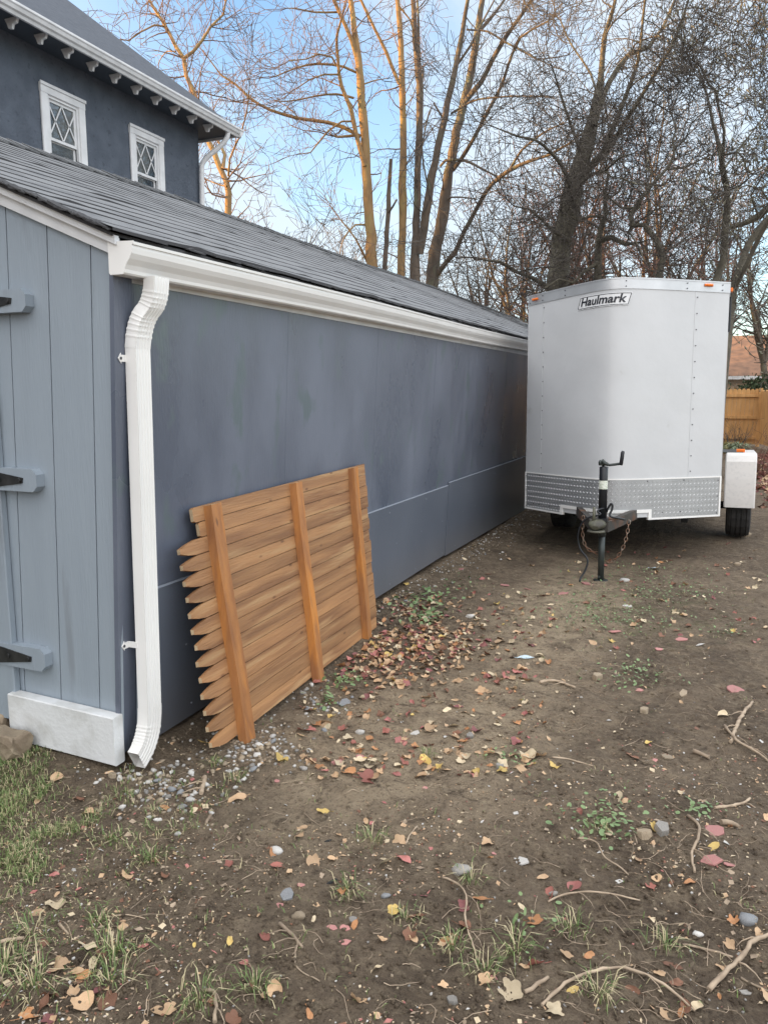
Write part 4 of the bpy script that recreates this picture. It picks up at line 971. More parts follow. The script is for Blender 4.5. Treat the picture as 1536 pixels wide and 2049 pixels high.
def make_tree(name, label, Y0, limbs, tr, bark, twig, P, seed, scale=1, conv=None, group=None, crownden=1.0, bud=False, cat='tree', drift=1.5, sides=8):
    """limbs: (points in photo px, widths in px, depth offset at tip, twig factor)"""
    rnd = random.Random(seed); main = []; twl = []; buds = [] if bud else None
    base = None
    for (pts, ws, dy, tf) in limbs:
        pts = [conv(*q) for q in pts]; ws = [w_*tr for w_ in ws]
        n = len(pts); wv = np.interp(np.linspace(0, 1, n), np.linspace(0, 1, len(ws)), ws)
        dst = [0]
        for a, b_ in zip(pts[:-1], pts[1:]): dst.append(dst[-1]+math.hypot(a[0]-b_[0], a[1]-b_[1]))
        Q = []
        for i, (x, y) in enumerate(pts):
            f = dst[i]/dst[-1]; p, z = px2w(x, y, Y0+(dy[0]+(dy[1]-dy[0])*f)+rnd.uniform(-.05, .05)*(i > 0)); r = max(.008, wv[i]/2*z/FP); Q.append((p[0], p[1], p[2], r))
        if base is None:
            b0 = Q[0]; base = (b0[0], b0[1], 0.0); 
            d0 = ((Q[1][0]-Q[0][0])/(Q[1][2]-Q[0][2]+1e-6), (Q[1][1]-Q[0][1])/(Q[1][2]-Q[0][2]+1e-6)) if Q[1][2] > Q[0][2] else (0, 0)
            gx_, gy_ = b0[0]-d0[0]*b0[2]*.6, b0[1]-d0[1]*b0[2]*.6; base = (gx_, gy_, 0)
            Q = [(gx_, gy_, -.1, b0[3]*1.5), ((gx_+b0[0])/2, (gy_+b0[1])/2, b0[2]*.4, b0[3]*1.12)]+Q
        C_ = catmull(Q, .35)
        # bark irregularity
        C_ = [(q[0]+rnd.gauss(0, q[3]*.10), q[1]+rnd.gauss(0, q[3]*.1), q[2], q[3]*rnd.uniform(.93, 1.07)) for q in C_]
        main.append(C_)
        if tf > 0:
            for i in range(2, len(C_)):
                q = C_[i]; pq = C_[i-1]
                if q[2] < P.get('zmin', 3): continue
                d = norm((q[0]-pq[0], q[1]-pq[1], q[2]-pq[2])); f = i/len(C_)
                cnt = P['den']*tf*crownden*(.35+f)
                while cnt > 0 and rnd.random() < cnt:
                    cnt -= 1
                    s = norm((rnd.gauss(0, 1), rnd.gauss(0, 1), rnd.gauss(0, .8)+.15)); a = P['sang']
                    nd = norm((d[0]*(1-a)+s[0]*a, d[1]*(1-a)+s[1]*a, d[2]*(1-a)+s[2]*a))
                    Ln = P['len']*rnd.uniform(.35, 1.1); r = min(q[3]*.5, P['r0']*rnd.uniform(.6, 1.2))
                    grow(rnd, q[:3], nd, Ln, r, P['lvl'], P, twl, buds)
            if P.get('tip', True):
                q = C_[-1]; pq = C_[-3]; d = norm((q[0]-pq[0], q[1]-pq[1], q[2]-pq[2]))
                for _ in range(2): grow(rnd, q[:3], d, P['len']*1.1, q[3]*.8, P['lvl'], P, twl, buds)
    t = thing(name, label, cat, base, group)
    trunk = tubes_mesh('trunk', main, sides, M[bark], t, base)
    if twl:
        c = tubes_mesh('crown', twl, 3, M[twig], t, base)
        if bud and buds:
            ob = [[(p[0], p[1], p[2], .009), (p[0]+d[0]*.03, p[1]+d[1]*.03, p[2]+d[2]*.03+.01, .015), (p[0]+d[0]*.05, p[1]+d[1]*.05, p[2]+d[2]*.05+.03, .004)] for p, d in buds]
            tubes_mesh('buds', ob, 4, M['bud'], c, base)
    print(name, len(twl)); return t
cA = lambda x, y: (x/2.845, y/2.845)
cB = lambda x, y: (500+x/2.56, y/2.56)
cC = lambda x, y: (1000+x/2.866, y/2.866)
PT = dict(seg=.22, wig=.20, up=.045, rmin=.0055, kids=1, pk=.62, ang=.55, lr=.9, den=.85, sang=.75, len=1.5, r0=.022, lvl=2)
PV = dict(PT, den=3.4, len=1.75, wig=.27, up=.02, lvl=2, r0=.028, pk=.7, kids=2, rmin=.0055)
PG = dict(PT, den=2.1, len=1.35, wig=.36, up=.05, lvl=2, r0=.03, pk=.75, kids=2, seg=.16, rmin=.0055)
PS = dict(PT, den=1.15, len=1.5)

make_tree('bare_tree', 'ochre lit bare tree rising behind the corner of the tall house', 15.5, [
    ([(1297, 1250), (1300, 1100), (1285, 1030), (1250, 950), (1215, 860), (1180, 790), (1130, 620), (1100, 520), (1060, 430), (1045, 330), (1000, 260), (960, 180), (900, 80), (850, 0), (790, -150)], [38, 36, 33, 30, 28, 26, 24, 20, 16, 12], (0, .6), 1),
    ([(1045, 330), (1100, 290), (1150, 230), (1200, 150), (1270, 80), (1285, 0), (1310, -120)], [20, 14, 8], (.3, 1.2), 1.5),
    ([(1270, 960), (1280, 880), (1235, 790), (1215, 740)], [20, 12], (.1, .8), 1),
    ([(1300, 1000), (1310, 900), (1370, 760), (1410, 600), (1420, 480)], [12, 5], (0, -1), 1.5),
    ([(945, 150), (880, 140), (800, 180), (730, 230), (690, 220)], [12, 5], (.5, -.5), 1.6),
    ([(1000, 290), (950, 290), (905, 350), (900, 400)], [8, 3], (.4, 1.2), 1.5),
    ([(1290, 1060), (1220, 1040), (1145, 1000), (1100, 940)], [9, 4], (0, 1), 1.5)], 1/2.845, 'bark_sunlit', 'twig_or', dict(PT, den=1.9, zmin=3, len=1.5), 11, conv=cA)

make_tree('bare_tree', 'stout two stemmed bare tree with sun tinted bark and long left limbs above the garage roof', 21.5, [
    ([(625, 1370), (615, 1150), (600, 950), (585, 700), (565, 450), (555, 300), (535, 150), (515, 0), (500, -150)], [62, 56, 52, 47, 43, 38, 32, 28, 24], (0, 0), .5),
    ([(590, 850), (545, 700), (520, 560), (470, 440), (450, 300), (445, 180), (470, 90)], [26, 24, 20, 16, 10], (-.1, -1.0), .8),
    ([(552, 330), (520, 200), (470, 90), (430, 0), (390, -150)], [24, 20, 17], (0, -.6), .8),
    ([(565, 700), (480, 650), (400, 625), (250, 605), (100, 560), (0, 500), (-75, 430), (-150, 380), (-210, 300)], [20, 18, 15, 12, 6], (0, -1.8), 1.3),
    ([(545, 370), (480, 340), (350, 325), (240, 345), (130, 390)], [14, 12, 6], (0, -1.6), 1.6),
    ([(440, 330), (420, 290), (350, 275), (290, 300), (200, 310)], [11, 9, 5], (-.8, -1.8), 1.4),
    ([(530, 500), (440, 480), (340, 490), (250, 510), (150, 520)], [12, 9, 5], (0, -1.6), 1.6),
    ([(450, 380), (380, 380), (300, 410), (240, 450)], [10, 5], (-.7, -1.6), 1.5),
    ([(560, 690), (450, 700), (430, 695)], [14, 11], (0, -.6), .4),
    ([(540, 620), (470, 620), (400, 670), (350, 730), (310, 780), (240, 790)], [11, 9, 4], (-.2, -1.4), 1.2),
    ([(580, 430), (640, 410), (700, 400)], [8, 4], (0, .8), 1),
    ([(600, 1340), (540, 1220), (460, 1120)], [12, 9, 6], (0, -1), .5),
    ([(590, 1150), (540, 1150), (480, 1220), (460, 1300)], [10, 5], (0, -1.2), .6),
    ([(450, 60), (330, 60), (230, 40), (190, 40)], [11, 5], (-.3, -1.4), 1.5)], 1/2.56, 'bark_sunlit', 'twig_or', dict(PT, len=1.6, zmin=3.5, den=1.35), 12, conv=cB)

make_tree('tree_snag', 'thin dead trunk sawn off flat at the top between the big bare trees', 22.0, [
    ([(690, 1390), (705, 1150), (710, 1000), (715, 910), (721, 812)], [28, 26, 24, 20, 19], (0, 0), 0),
    ([(708, 1090), (730, 1060), (752, 1020)], [12, 9], (0, -.3), 0)], 1/2.56, 'bark', 'twig', PS, 13, conv=cB)

make_tree('bare_tree', 'straight single bare trunk forking left high up, just right of the snag', 22.5, [
    ([(775, 1420), (780, 1150), (780, 950), (785, 700), (780, 500), (775, 300), (765, 120), (755, 0), (745, -150)], [44, 42, 44, 37, 35, 31, 28, 24, 20], (0, .3), .5),
    ([(765, 430), (700, 270), (640, 150), (570, 0), (520, -120)], [19, 17, 14, 10], (0, -.8), .9),
    ([(765, 30), (820, 100), (845, 190)], [10, 6], (0, .6), .5),
    ([(770, 560), (830, 500), (860, 420)], [6, 3], (0, 1), 1)], 1/2.56, 'bark_sunlit', 'twig_or', PS, 14, conv=cB)

make_tree('bare_tree', 'mossy bare trunk splitting into twin stems at the garage roof line', 23.0, [
    ([(840, 1440), (850, 1200), (855, 950), (865, 700), (870, 480), (850, 250), (835, 0), (825, -150)], [58, 40, 38, 36, 38, 34, 26, 20], (0, .2), .5),
    ([(868, 300), (862, 120), (858, 0), (850, -140)], [15, 12, 10], (.1, .6), .5),
    ([(865, 1300), (900, 1100), (930, 900), (980, 680), (1030, 450), (1070, 250), (1115, 0), (1150, -150)], [50, 46, 42, 36, 32, 28, 20, 16], (0, -.8), .6),
    ([(1060, 330), (1130, 230), (1190, 110), (1250, 0)], [14, 12, 8], (-.4, -.1), .8),
    ([(985, 600), (940, 525), (900, 640), (890, 700)], [12, 9, 8], (-.4, -.8), .3),
    ([(885, 350), (880, 700), (890, 850), (915, 970)], [8, 9, 8], (.4, -.2), .3),
    ([(1030, 580), (1130, 520), (1220, 500), (1400, 490), (1536, 495)], [12, 10, 6], (-.4, -1.6), 1.4)], 1/2.56, 'bark', 'twig', PS, 15, conv=cB)

make_tree('bare_tree', 'thick leaning bare tree fanning right beside the trailer side of the trunks', 24.5, [
    ([(930, 1460), (960, 1250), (1000, 1000), (1040, 780), (1070, 620), (1120, 420), (1150, 250), (1190, 0), (1215, -150)], [72, 64, 58, 52, 45, 42, 38, 28, 22], (0, 0), .4),
    ([(1085, 620), (1100, 520), (1180, 420), (1270, 250), (1350, 130), (1440, 0), (1520, -130)], [30, 27, 24, 18, 14], (0, -.9), .7),
    ([(1180, 150), (1250, 70), (1300, 0), (1340, -80)], [18, 14, 10], (0, .7), .7),
    ([(1040, 870), (1110, 770), (1190, 620), (1280, 450), (1340, 280), (1385, 190), (1500, 120), (1536, 100)], [24, 20, 16, 12, 6], (0, -2), .9),
    ([(1110, 150), (1220, 160), (1300, 210), (1380, 250), (1465, 300)], [10, 11, 9], (-.3, -1.6), .3),
    ([(955, 1410), (1000, 1345), (1050, 1290), (1100, 1180), (1170, 1050), (1230, 950), (1330, 870), (1440, 820), (1536, 790), (1640, 730)], [30, 26, 24, 22, 18, 12], (0, -2.4), 1.3),
    ([(1335, 860), (1390, 770), (1500, 680), (1580, 640)], [14, 8], (-1.6, -3), 1.4),
    ([(975, 850), (1000, 820), (1100, 820), (1180, 860), (1270, 905)], [13, 14, 9], (0, -1.2), .4),
    ([(1000, 1030), (1030, 1010), (1100, 1010), (1160, 1020)], [10, 6], (0, -1), .8)], 1/2.56, 'bark', 'twig', dict(PS, den=1.0), 16, conv=cB)

make_tree('vine_tree', 'broad tree thick with vines and dense twigs directly behind the trailer roof', 17.8, [
    ([(320, 1700), (345, 1450), (385, 1250), (430, 1050), (490, 850), (540, 650), (575, 450), (600, 200), (650, 50), (680, -100)], [130, 118, 120, 112, 90, 60, 36, 28, 20, 14], (0, .4), 1.0),
    ([(470, 1000), (590, 870), (680, 650), (740, 500), (790, 350), (830, 0), (840, -120)], [50, 34, 24, 20, 14, 10], (0, -1), .6),
    ([(540, 720), (620, 480), (740, 310), (850, 270), (930, 160), (1000, 0), (1040, -100)], [34, 28, 24, 16, 10], (.1, 1.4), .7),
    ([(520, 960), (620, 860), (740, 660), (870, 450), (980, 270), (1050, 100), (1080, 0), (1110, -120)], [40, 30, 22, 18, 14, 10], (0, -1.4), .7),
    ([(400, 1380), (300, 1320), (240, 1260), (170, 1200), (80, 1180)], [24, 16, 8], (0, -1.6), 1.5),
    ([(330, 1700), (280, 1650), (200, 1600), (100, 1560), (0, 1500), (-90, 1490)], [30, 22, 12], (0, -2.2), 1.6),
    ([(420, 1150), (380, 1000), (300, 880), (200, 800), (100, 780), (0, 740)], [26, 18, 8], (0, -2), 1.7),
    ([(470, 900), (430, 780), (380, 640), (330, 480), (300, 380)], [22, 14, 7], (0, -1.2), 1.7),
    ([(440, 1080), (520, 1000), (600, 980), (690, 900), (760, 880)], [24, 16, 8], (0, -2), 1.5),
    ([(560, 560), (520, 420), (440, 300), (380, 200), (350, 120)], [14, 8], (0, .8), 1.2),
    ([(740, 500), (850, 420), (960, 400), (1040, 420)], [10, 6], (-.5, -1.8), 1.5),
    ([(1000, 60), (1130, 40), (1280, 90), (1400, 140)], [8, 4], (0, 1.5), 1.6),
    ([(930, 160), (1060, 100), (1200, 120), (1330, 180)], [8, 4], (.9, 1.9), 1.4)], 1/2.866, 'bark_vine', 'twig', PV, 17, conv=cC, sides=10, crownden=.22)

make_tree('gnarled_tree', 'gnarled small tree with twisting dark limbs in the middle above the trailer roof', 16.4, [
    ([(905, 1620), (935, 1480), (900, 1380), (830, 1290), (760, 1290), (745, 1240), (800, 1150), (870, 1060), (960, 960), (1000, 880), (990, 800), (1010, 740), (990, 680)], [38, 34, 32, 30, 28, 24, 20, 18, 15, 12, 10, 8], (0, -.4), 1),
    ([(870, 1060), (760, 1050), (700, 1020), (650, 1020), (600, 980)], [11, 7], (0, -1), 1.3),
    ([(960, 970), (1050, 960), (1100, 940), (1200, 890), (1280, 880)], [12, 6], (0, .8), 1.3),
    ([(845, 1290), (860, 1180), (840, 1100), (845, 1040)], [18, 10], (0, .7), 1),
    ([(800, 1190), (700, 1190), (620, 1130), (590, 1090)], [16, 8], (0, -.8), 1.3),
    ([(870, 1210), (950, 1180), (1070, 1180), (1130, 1140)], [10, 5], (.3, 1), 1.3),
    ([(880, 1010), (840, 950), (840, 860), (800, 780)], [12, 6], (0, .5), 1.5),
    ([(990, 860), (1060, 800), (1100, 700), (1170, 640)], [10, 5], (0, -.6), 1.5),
    ([(760, 1290), (740, 1330), (800, 1420), (830, 1500)], [12, 8], (0, -.6), 1.2),
    ([(900, 1400), (1000, 1420), (1080, 1350), (1160, 1300)], [10, 5], (0, .7), 1.5)], 1/2.866, 'bark_mag', 'twig', PG, 18, conv=cC, crownden=.34)
make_tree('gnarled_tree', 'short dark crooked trunk with tangled twigs left of the twisting tree', 17.0, [
    ([(560, 1680), (560, 1480), (575, 1320), (605, 1230), (600, 1130), (620, 1000), (600, 900)], [44, 40, 32, 28, 22, 14, 8], (0, .3), 1),
    ([(565, 1380), (640, 1360), (720, 1400), (800, 1390)], [40, 26, 12], (0, -.8), 1.2),
    ([(600, 1240), (520, 1240), (440, 1260), (380, 1230)], [16, 8], (0, -.8), 1.4),
    ([(605, 1150), (680, 1100), (720, 1000), (700, 900)], [12, 6], (0, .6), 1.4),
    ([(565, 1500), (480, 1560), (420, 1620), (340, 1600), (240, 1660)], [22, 10], (0, -1), 1.2)], 1/2.866, 'bark_vine', 'twig', PG, 28, conv=cC, crownden=.45)

PM = dict(PG, den=1.5, len=1.2, rmin=.006)
make_tree('magnolia_tree', 'budding bare tree with a tall kinked trunk above the trailer right corner', 17.0, [
    ([(1200, 1720), (1240, 1600), (1285, 1490), (1285, 1350), (1300, 1200), (1300, 1080), (1280, 980), (1260, 850), (1220, 700), (1190, 550), (1160, 450), (1130, 380)], [44, 40, 42, 44, 40, 36, 32, 24, 18, 14, 11, 8], (0, .2), .8),
    ([(1270, 950), (1285, 750), (1250, 600), (1240, 520), (1195, 480), (1150, 380)], [18, 16, 14, 8], (0, -.7), 1.2),
    ([(1290, 960), (1370, 850), (1450, 750), (1530, 640), (1590, 560)], [12, 9, 6], (0, .7), 1.2),
    ([(1280, 890), (1360, 870), (1400, 910), (1410, 980)], [11, 7], (0, -.8), 1.3),
    ([(1190, 540), (1300, 490), (1380, 400), (1450, 330), (1536, 280)], [8, 5], (.1, .9), 1.4),
    ([(1240, 560), (1330, 620), (1420, 560), (1500, 500)], [7, 4], (-.4, -1), 1.3),
    ([(1300, 1100), (1380, 1060), (1450, 1000), (1540, 960)], [12, 6], (0, -.6), 1.5),
    ([(1440, 330), (1420, 230), (1470, 150), (1530, 130)], [5, 3], (.7, 1), 1.4),
    ([(1290, 1500), (1340, 1450), (1400, 1370), (1480, 1330)], [8, 4], (0, .9), 1)], 1/2.866, 'bark_mag', 'twig_gr', PM, 19, conv=cC, bud=True, crownden=.23)
make_tree('magnolia_tree', 'budding bare tree with heavy forked limbs leaning in from the right edge', 16.0, [
    ([(1325, 1750), (1340, 1640), (1380, 1520), (1425, 1400), (1500, 1290), (1570, 1220), (1660, 1120)], [44, 42, 40, 36, 34, 28], (0, .3), .7),
    ([(1345, 1650), (1420, 1500), (1480, 1370), (1536, 1270), (1600, 1180)], [26, 28, 28, 22], (0, -.8), .7),
    ([(1300, 1310), (1400, 1280), (1480, 1240), (1560, 1170), (1640, 1080), (1700, 960)], [16, 30, 40, 40, 34, 26], (.6, .2), .8),
    ([(1480, 1240), (1440, 1120), (1500, 1010), (1560, 930)], [12, 7], (.3, -.6), 1.6),
    ([(1560, 1180), (1500, 1090), (1420, 1060), (1350, 1080)], [12, 6], (.2, -.8), 1.6),
    ([(1380, 1520), (1460, 1600), (1500, 1680), (1560, 1720), (1600, 1810)], [7, 5], (0, -.5), .8),
    ([(1390, 1900), (1430, 1960), (1500, 2000), (1600, 1990)], [6, 6], (.1, -.5), .5)], 1/2.866, 'bark_mag', 'twig_gr', PM, 20, conv=cC, bud=True, crownden=.23)

# procedural trees far behind
def simple_tree(name, label, x, y, h, r, twig, seed, P, bark='bark', group=None, n0=5, spread=.45, trunk=.35):
    rnd = random.Random(seed); main = []; tw = []
    zz = [0, h*trunk*.5, h*trunk]; pts = [(x+rnd.gauss(0, .06)*i, y+rnd.gauss(0, .06)*i, z-.05, r*(1-.12*i)) for i, z in enumerate(zz)]
    main.append(pts); top = pts[-1]
    for k in range(n0):
        a = 6.28*k/n0+rnd.uniform(-.4, .4); sp = rnd.uniform(.15, 1)*spread; d = norm((math.cos(a)*sp, math.sin(a)*sp, 1)); p = top[:3]; q = [(p[0], p[1], p[2], r*.6)]
        L_ = h*(1-trunk)*rnd.uniform(.75, 1.05); n = 9
        for i in range(n):
            d = norm((d[0]+rnd.gauss(0, .09), d[1]+rnd.gauss(0, .09), d[2]+rnd.gauss(0, .06)+.02)); p = (p[0]+d[0]*L_/n, p[1]+d[1]*L_/n, p[2]+d[2]*L_/n); rr_ = max(.012, r*.6*(1-(i+1)/n*.88)); q.append((p[0], p[1], p[2], rr_))
            cnt = P['den']*2.2
            while cnt > 0 and rnd.random() < cnt:
                cnt -= 1; s = norm((rnd.gauss(0, 1), rnd.gauss(0, 1), rnd.gauss(0, .6)+.3)); nd = norm((d[0]*.4+s[0]*.6, d[1]*.4+s[1]*.6, d[2]*.4+s[2]*.6))
                grow(rnd, p, nd, P['len']*rnd.uniform(.5, 1.1), min(rr_*.6, P['r0']), P['lvl'], P, tw)
        main.append(q)
    t = thing(name, label, 'tree', (x, y, 0), group)
    tubes_mesh('trunk', [m_ for m_ in main], 7, M[bark], t, (x, y, 0)); tubes_mesh('crown', tw, 3, M[twig], t, (x, y, 0)); print(name, len(tw)); return t
PF = dict(PT, seg=.5, len=2.6, rmin=.010, r0=.04, den=1.1, lvl=2, pk=.6, wig=.2)
def at(px, Y): return float(px2w(px, 700, Y)[0][0])
far = [(590, 30, 9.5, 'twig_gr', 'pale bare tree far off, leftmost above the garage ridge'), (700, 34, 9, 'twig_gr', 'pale bare tree far off behind the stout two stemmed tree'),
       (830, 36, 8.5, 'twig_gr', 'far bare tree low behind the mossy twin stemmed trunk'), (960, 33, 9.5, 'twig', 'far brushy bare tree low behind the leaning tree'), (1050, 30, 9, 'twig', 'far brushy bare tree at the left rear of the trailer roof'),
       (1190, 36, 13, 'twig_gr', 'tall far bare tree behind the vine grown trunk'), (1290, 33, 13, 'twig_gr', 'tall far bare tree behind the twisting tree'), (1370, 31, 8.6, 'twig_red', 'reddish bare tree rising behind the middle of the trailer roof'),
       (1440, 38, 11, 'twig_gr', 'far bare tree between the two budding trees'), (1545, 36, 10, 'twig_gr', 'far bare tree over the neighbour roof at the right edge'), (1120, 27, 8.5, 'twig_red', 'reddish brushy tree behind the left half of the trailer roof')]
for i, (px, Y, h, tw_, lb) in enumerate(far):
    simple_tree('bare_tree', lb, at(px, Y), Y, h, .16, tw_, 100+i, dict(PF, den=.75 if tw_ != 'twig_red' else 1.1), n0=6, spread=.55, trunk=.28)
# unseen conifer row, added and sized to block low sun from the trees
def conifer(x, y, h, r, seed, label):
    rnd = random.Random(seed); m = MB()
    m.tube([(x, y, -.05), (x, y, h*.3), (x, y, h)], [.35, .3, .04], 8); t = thing('unseen_conifer', label, 'tree', (x, y, 0), 'unseen conifers added to block the sun'); m.build('trunk', M['bark'], t, (x, y, 0))
    m = MB()
    for k in range(2600):
        f = rnd.random()**.8; z = h*(.06+.93*f); R = r*(1-f)**.8+.25; a = rnd.uniform(0, 6.28); q = R*rnd.uniform(.35, 1); s = rnd.uniform(.5, 1.0)
        c = Vector((x+math.cos(a)*q, y+math.sin(a)*q, z)); d = Vector((math.cos(a), math.sin(a), -.35))*s*.8; w = Vector((-math.sin(a), math.cos(a), rnd.uniform(-.4, .4)))*s*.45
        m.add([c-w, c+w, c+d], [(0, 1, 2)])
    m.build('foliage', M['hedge'], t, (x, y, 0), fix=False)
sdx = SUN_DIR
for i, (off, dist, h) in enumerate([(-8, 40, 16), (-11.2, 40, 16), (-14.2, 40, 15.5), (-16.4, 42, 14.5), (-19.2, 38, 9), (-21.5, 40, 12.5), (-24.2, 38, 14.5), (-27, 40, 16), (-31, 39, 18), (-34.5, 40, 18.5)]):
    perp = Vector((-sdx.y, sdx.x, 0))
    p = Vector((sdx.x*dist, sdx.y*dist, 0))+perp*off
    conifer(p.x, p.y, h, 2.6, 50+i, 'unseen dark conifer added to block the low sun')

# ---------------------------------------------------------------- ground cover and litter
def lump(rnd, sx, sy, sz, n=2, rough=.18):
    bm = bmesh.new(); bmesh.ops.create_icosphere(bm, subdivisions=n, radius=1)
    ph = [rnd.uniform(0, 6.28) for _ in range(6)]
    for v in bm.verts:
        c = v.co; k = 1+rough*(math.sin(2.3*c.x+ph[0])*math.sin(2.9*c.y+ph[1])+.6*math.sin(4.1*c.z+ph[2]+2*c.x)+.35*math.sin(7*c.x+5*c.y+ph[3]))
        v.co = Vector((c.x*sx*k, c.y*sy*k, c.z*sz*k))
    me = bpy.data.meshes.new('stone'); bm.to_mesh(me); bm.free()
    for p in me.polygons: p.use_smooth = True
    return me
def slab(rnd, n=6, th=.10, jag=.25):
    bm = bmesh.new(); a0 = rnd.uniform(0, 6.28); pts = []
    for k in range(n): a = a0+6.283*(k+rnd.uniform(-.25, .25))/n; r = 1-rnd.random()*jag; pts.append((math.cos(a)*r, math.sin(a)*r*.72))
    lo = [bm.verts.new((x, y, -th)) for x, y in pts]; mi = [bm.verts.new((x*1.0, y*1.0, th*.55)) for x, y in pts]; hi = [bm.verts.new((x*.93, y*.93, th)) for x, y in pts]
    bm.faces.new(hi); bm.faces.new(lo[::-1])
    for A_, B_ in ((lo, mi), (mi, hi)):
        for i in range(n): bm.faces.new((A_[i], A_[(i+1) % n], B_[(i+1) % n], B_[i]))
    me = bpy.data.meshes.new('slab'); bm.to_mesh(me); bm.free(); return me
def leaf_mesh(rnd, kind):
    # outline radius by angle, stem at -x
    n = 26 if kind == 'maple' else 16; rim = []
    for k in range(n):
        a = 2*math.pi*k/n
        if kind == 'maple': r = .72+.28*abs(math.cos(2.5*(a)))-(.25 if abs(a-math.pi) < .3 else 0)
        elif kind == 'round': r = .92+.06*math.sin(3*a)-(.22 if abs(a-math.pi) < .25 else 0)
        else: r = 1/math.sqrt(math.cos(a)**2+(math.sin(a)/.46)**2)*(1+.03*math.sin(9*a))
        rim.append((math.cos(a)*r+rnd.uniform(-.03, .03), math.sin(a)*r*(.9 if kind != 'oval' else 1)+rnd.uniform(-.03, .03)))
    c1, c2, c3, ph = rnd.uniform(.05, .55), rnd.uniform(-.25, .5), rnd.uniform(.05, .2), rnd.uniform(0, 6)
    def zf(x, y): return c1*y*y+c2*x*x+c3*math.sin(4*x+ph)*math.sin(3*y+ph)+.04*abs(y)
    vs = [(0, 0, zf(0, 0))]; fs = []
    for ring, q in enumerate((.35, .7, 1)):
        for x, y in rim: vs.append((x*q, y*q, zf(x*q, y*q)))
    for k in range(n):
        fs.append((0, 1+k, 1+(k+1) % n))
        for r_ in range(2): a = 1+r_*n; fs.append((a+k, a+n+k, a+n+(k+1) % n, a+(k+1) % n))
    b = len(vs); z0 = zf(-.9, 0)
    L_ = rnd.uniform(.3, .9)
    for q in (0, .5, 1): vs += [(-.85-L_*q, .03+.2*q*q*rnd.uniform(-1, 1), z0+.05*q), (-.85-L_*q, -.03+.1*q, z0+.05*q), (-.85-L_*q, 0, z0+.06+.05*q)]
    for i in range(2):
        for j in range(3): fs.append((b+3*i+j, b+3*i+(j+1) % 3, b+3*i+3+(j+1) % 3, b+3*i+3+j))
    mz = min(v[2] for v in vs)
    me = bpy.data.meshes.new('leaf'); me.from_pydata([(x, y, z-mz*.8) for x, y, z in vs], [], fs)
    for p in me.polygons: p.use_smooth = True
    return me
rl = random.Random(31)
LM = {k: [leaf_mesh(rl, k) for _ in range(5)] for k in ('maple', 'round', 'oval')}
LMC = {}
def leafdata(kind, i, col):
    key = (kind, i, col)
    if key not in LMC:
        me = LM[kind][i].copy(); me.materials.clear(); me.materials.append(M['leaf_'+col]); LMC[key] = me
    return LMC[key]
def put(name, me, x, y, s, rz, label, cat, group=None, tilt=.15, lift=0, rnd=rl, sink=0, z=None):
    o = bpy.data.objects.new(name, me); COL.objects.link(o)
    o.location = (x, y, (gz(x, y) if z is None else z)+lift-sink); o.scale = s if hasattr(s, '__len__') else (s, s, s)
    o.rotation_euler = (rnd.gauss(0, tilt), rnd.gauss(0, tilt), rz)
    return tag(o, label, cat, group)
def wpt(px, py):
    p = onz(px, py, 0)
    for _ in range(3): p = onz(px, py, gz(p[0], p[1]))
    return float(p[0]), float(p[1])
def msize(px, py, w):     # metres for w photo px at that place
    x, y = wpt(px, py); z = float(np.dot(np.array([x, y, 0])-_C, _v)); return w*z/FP
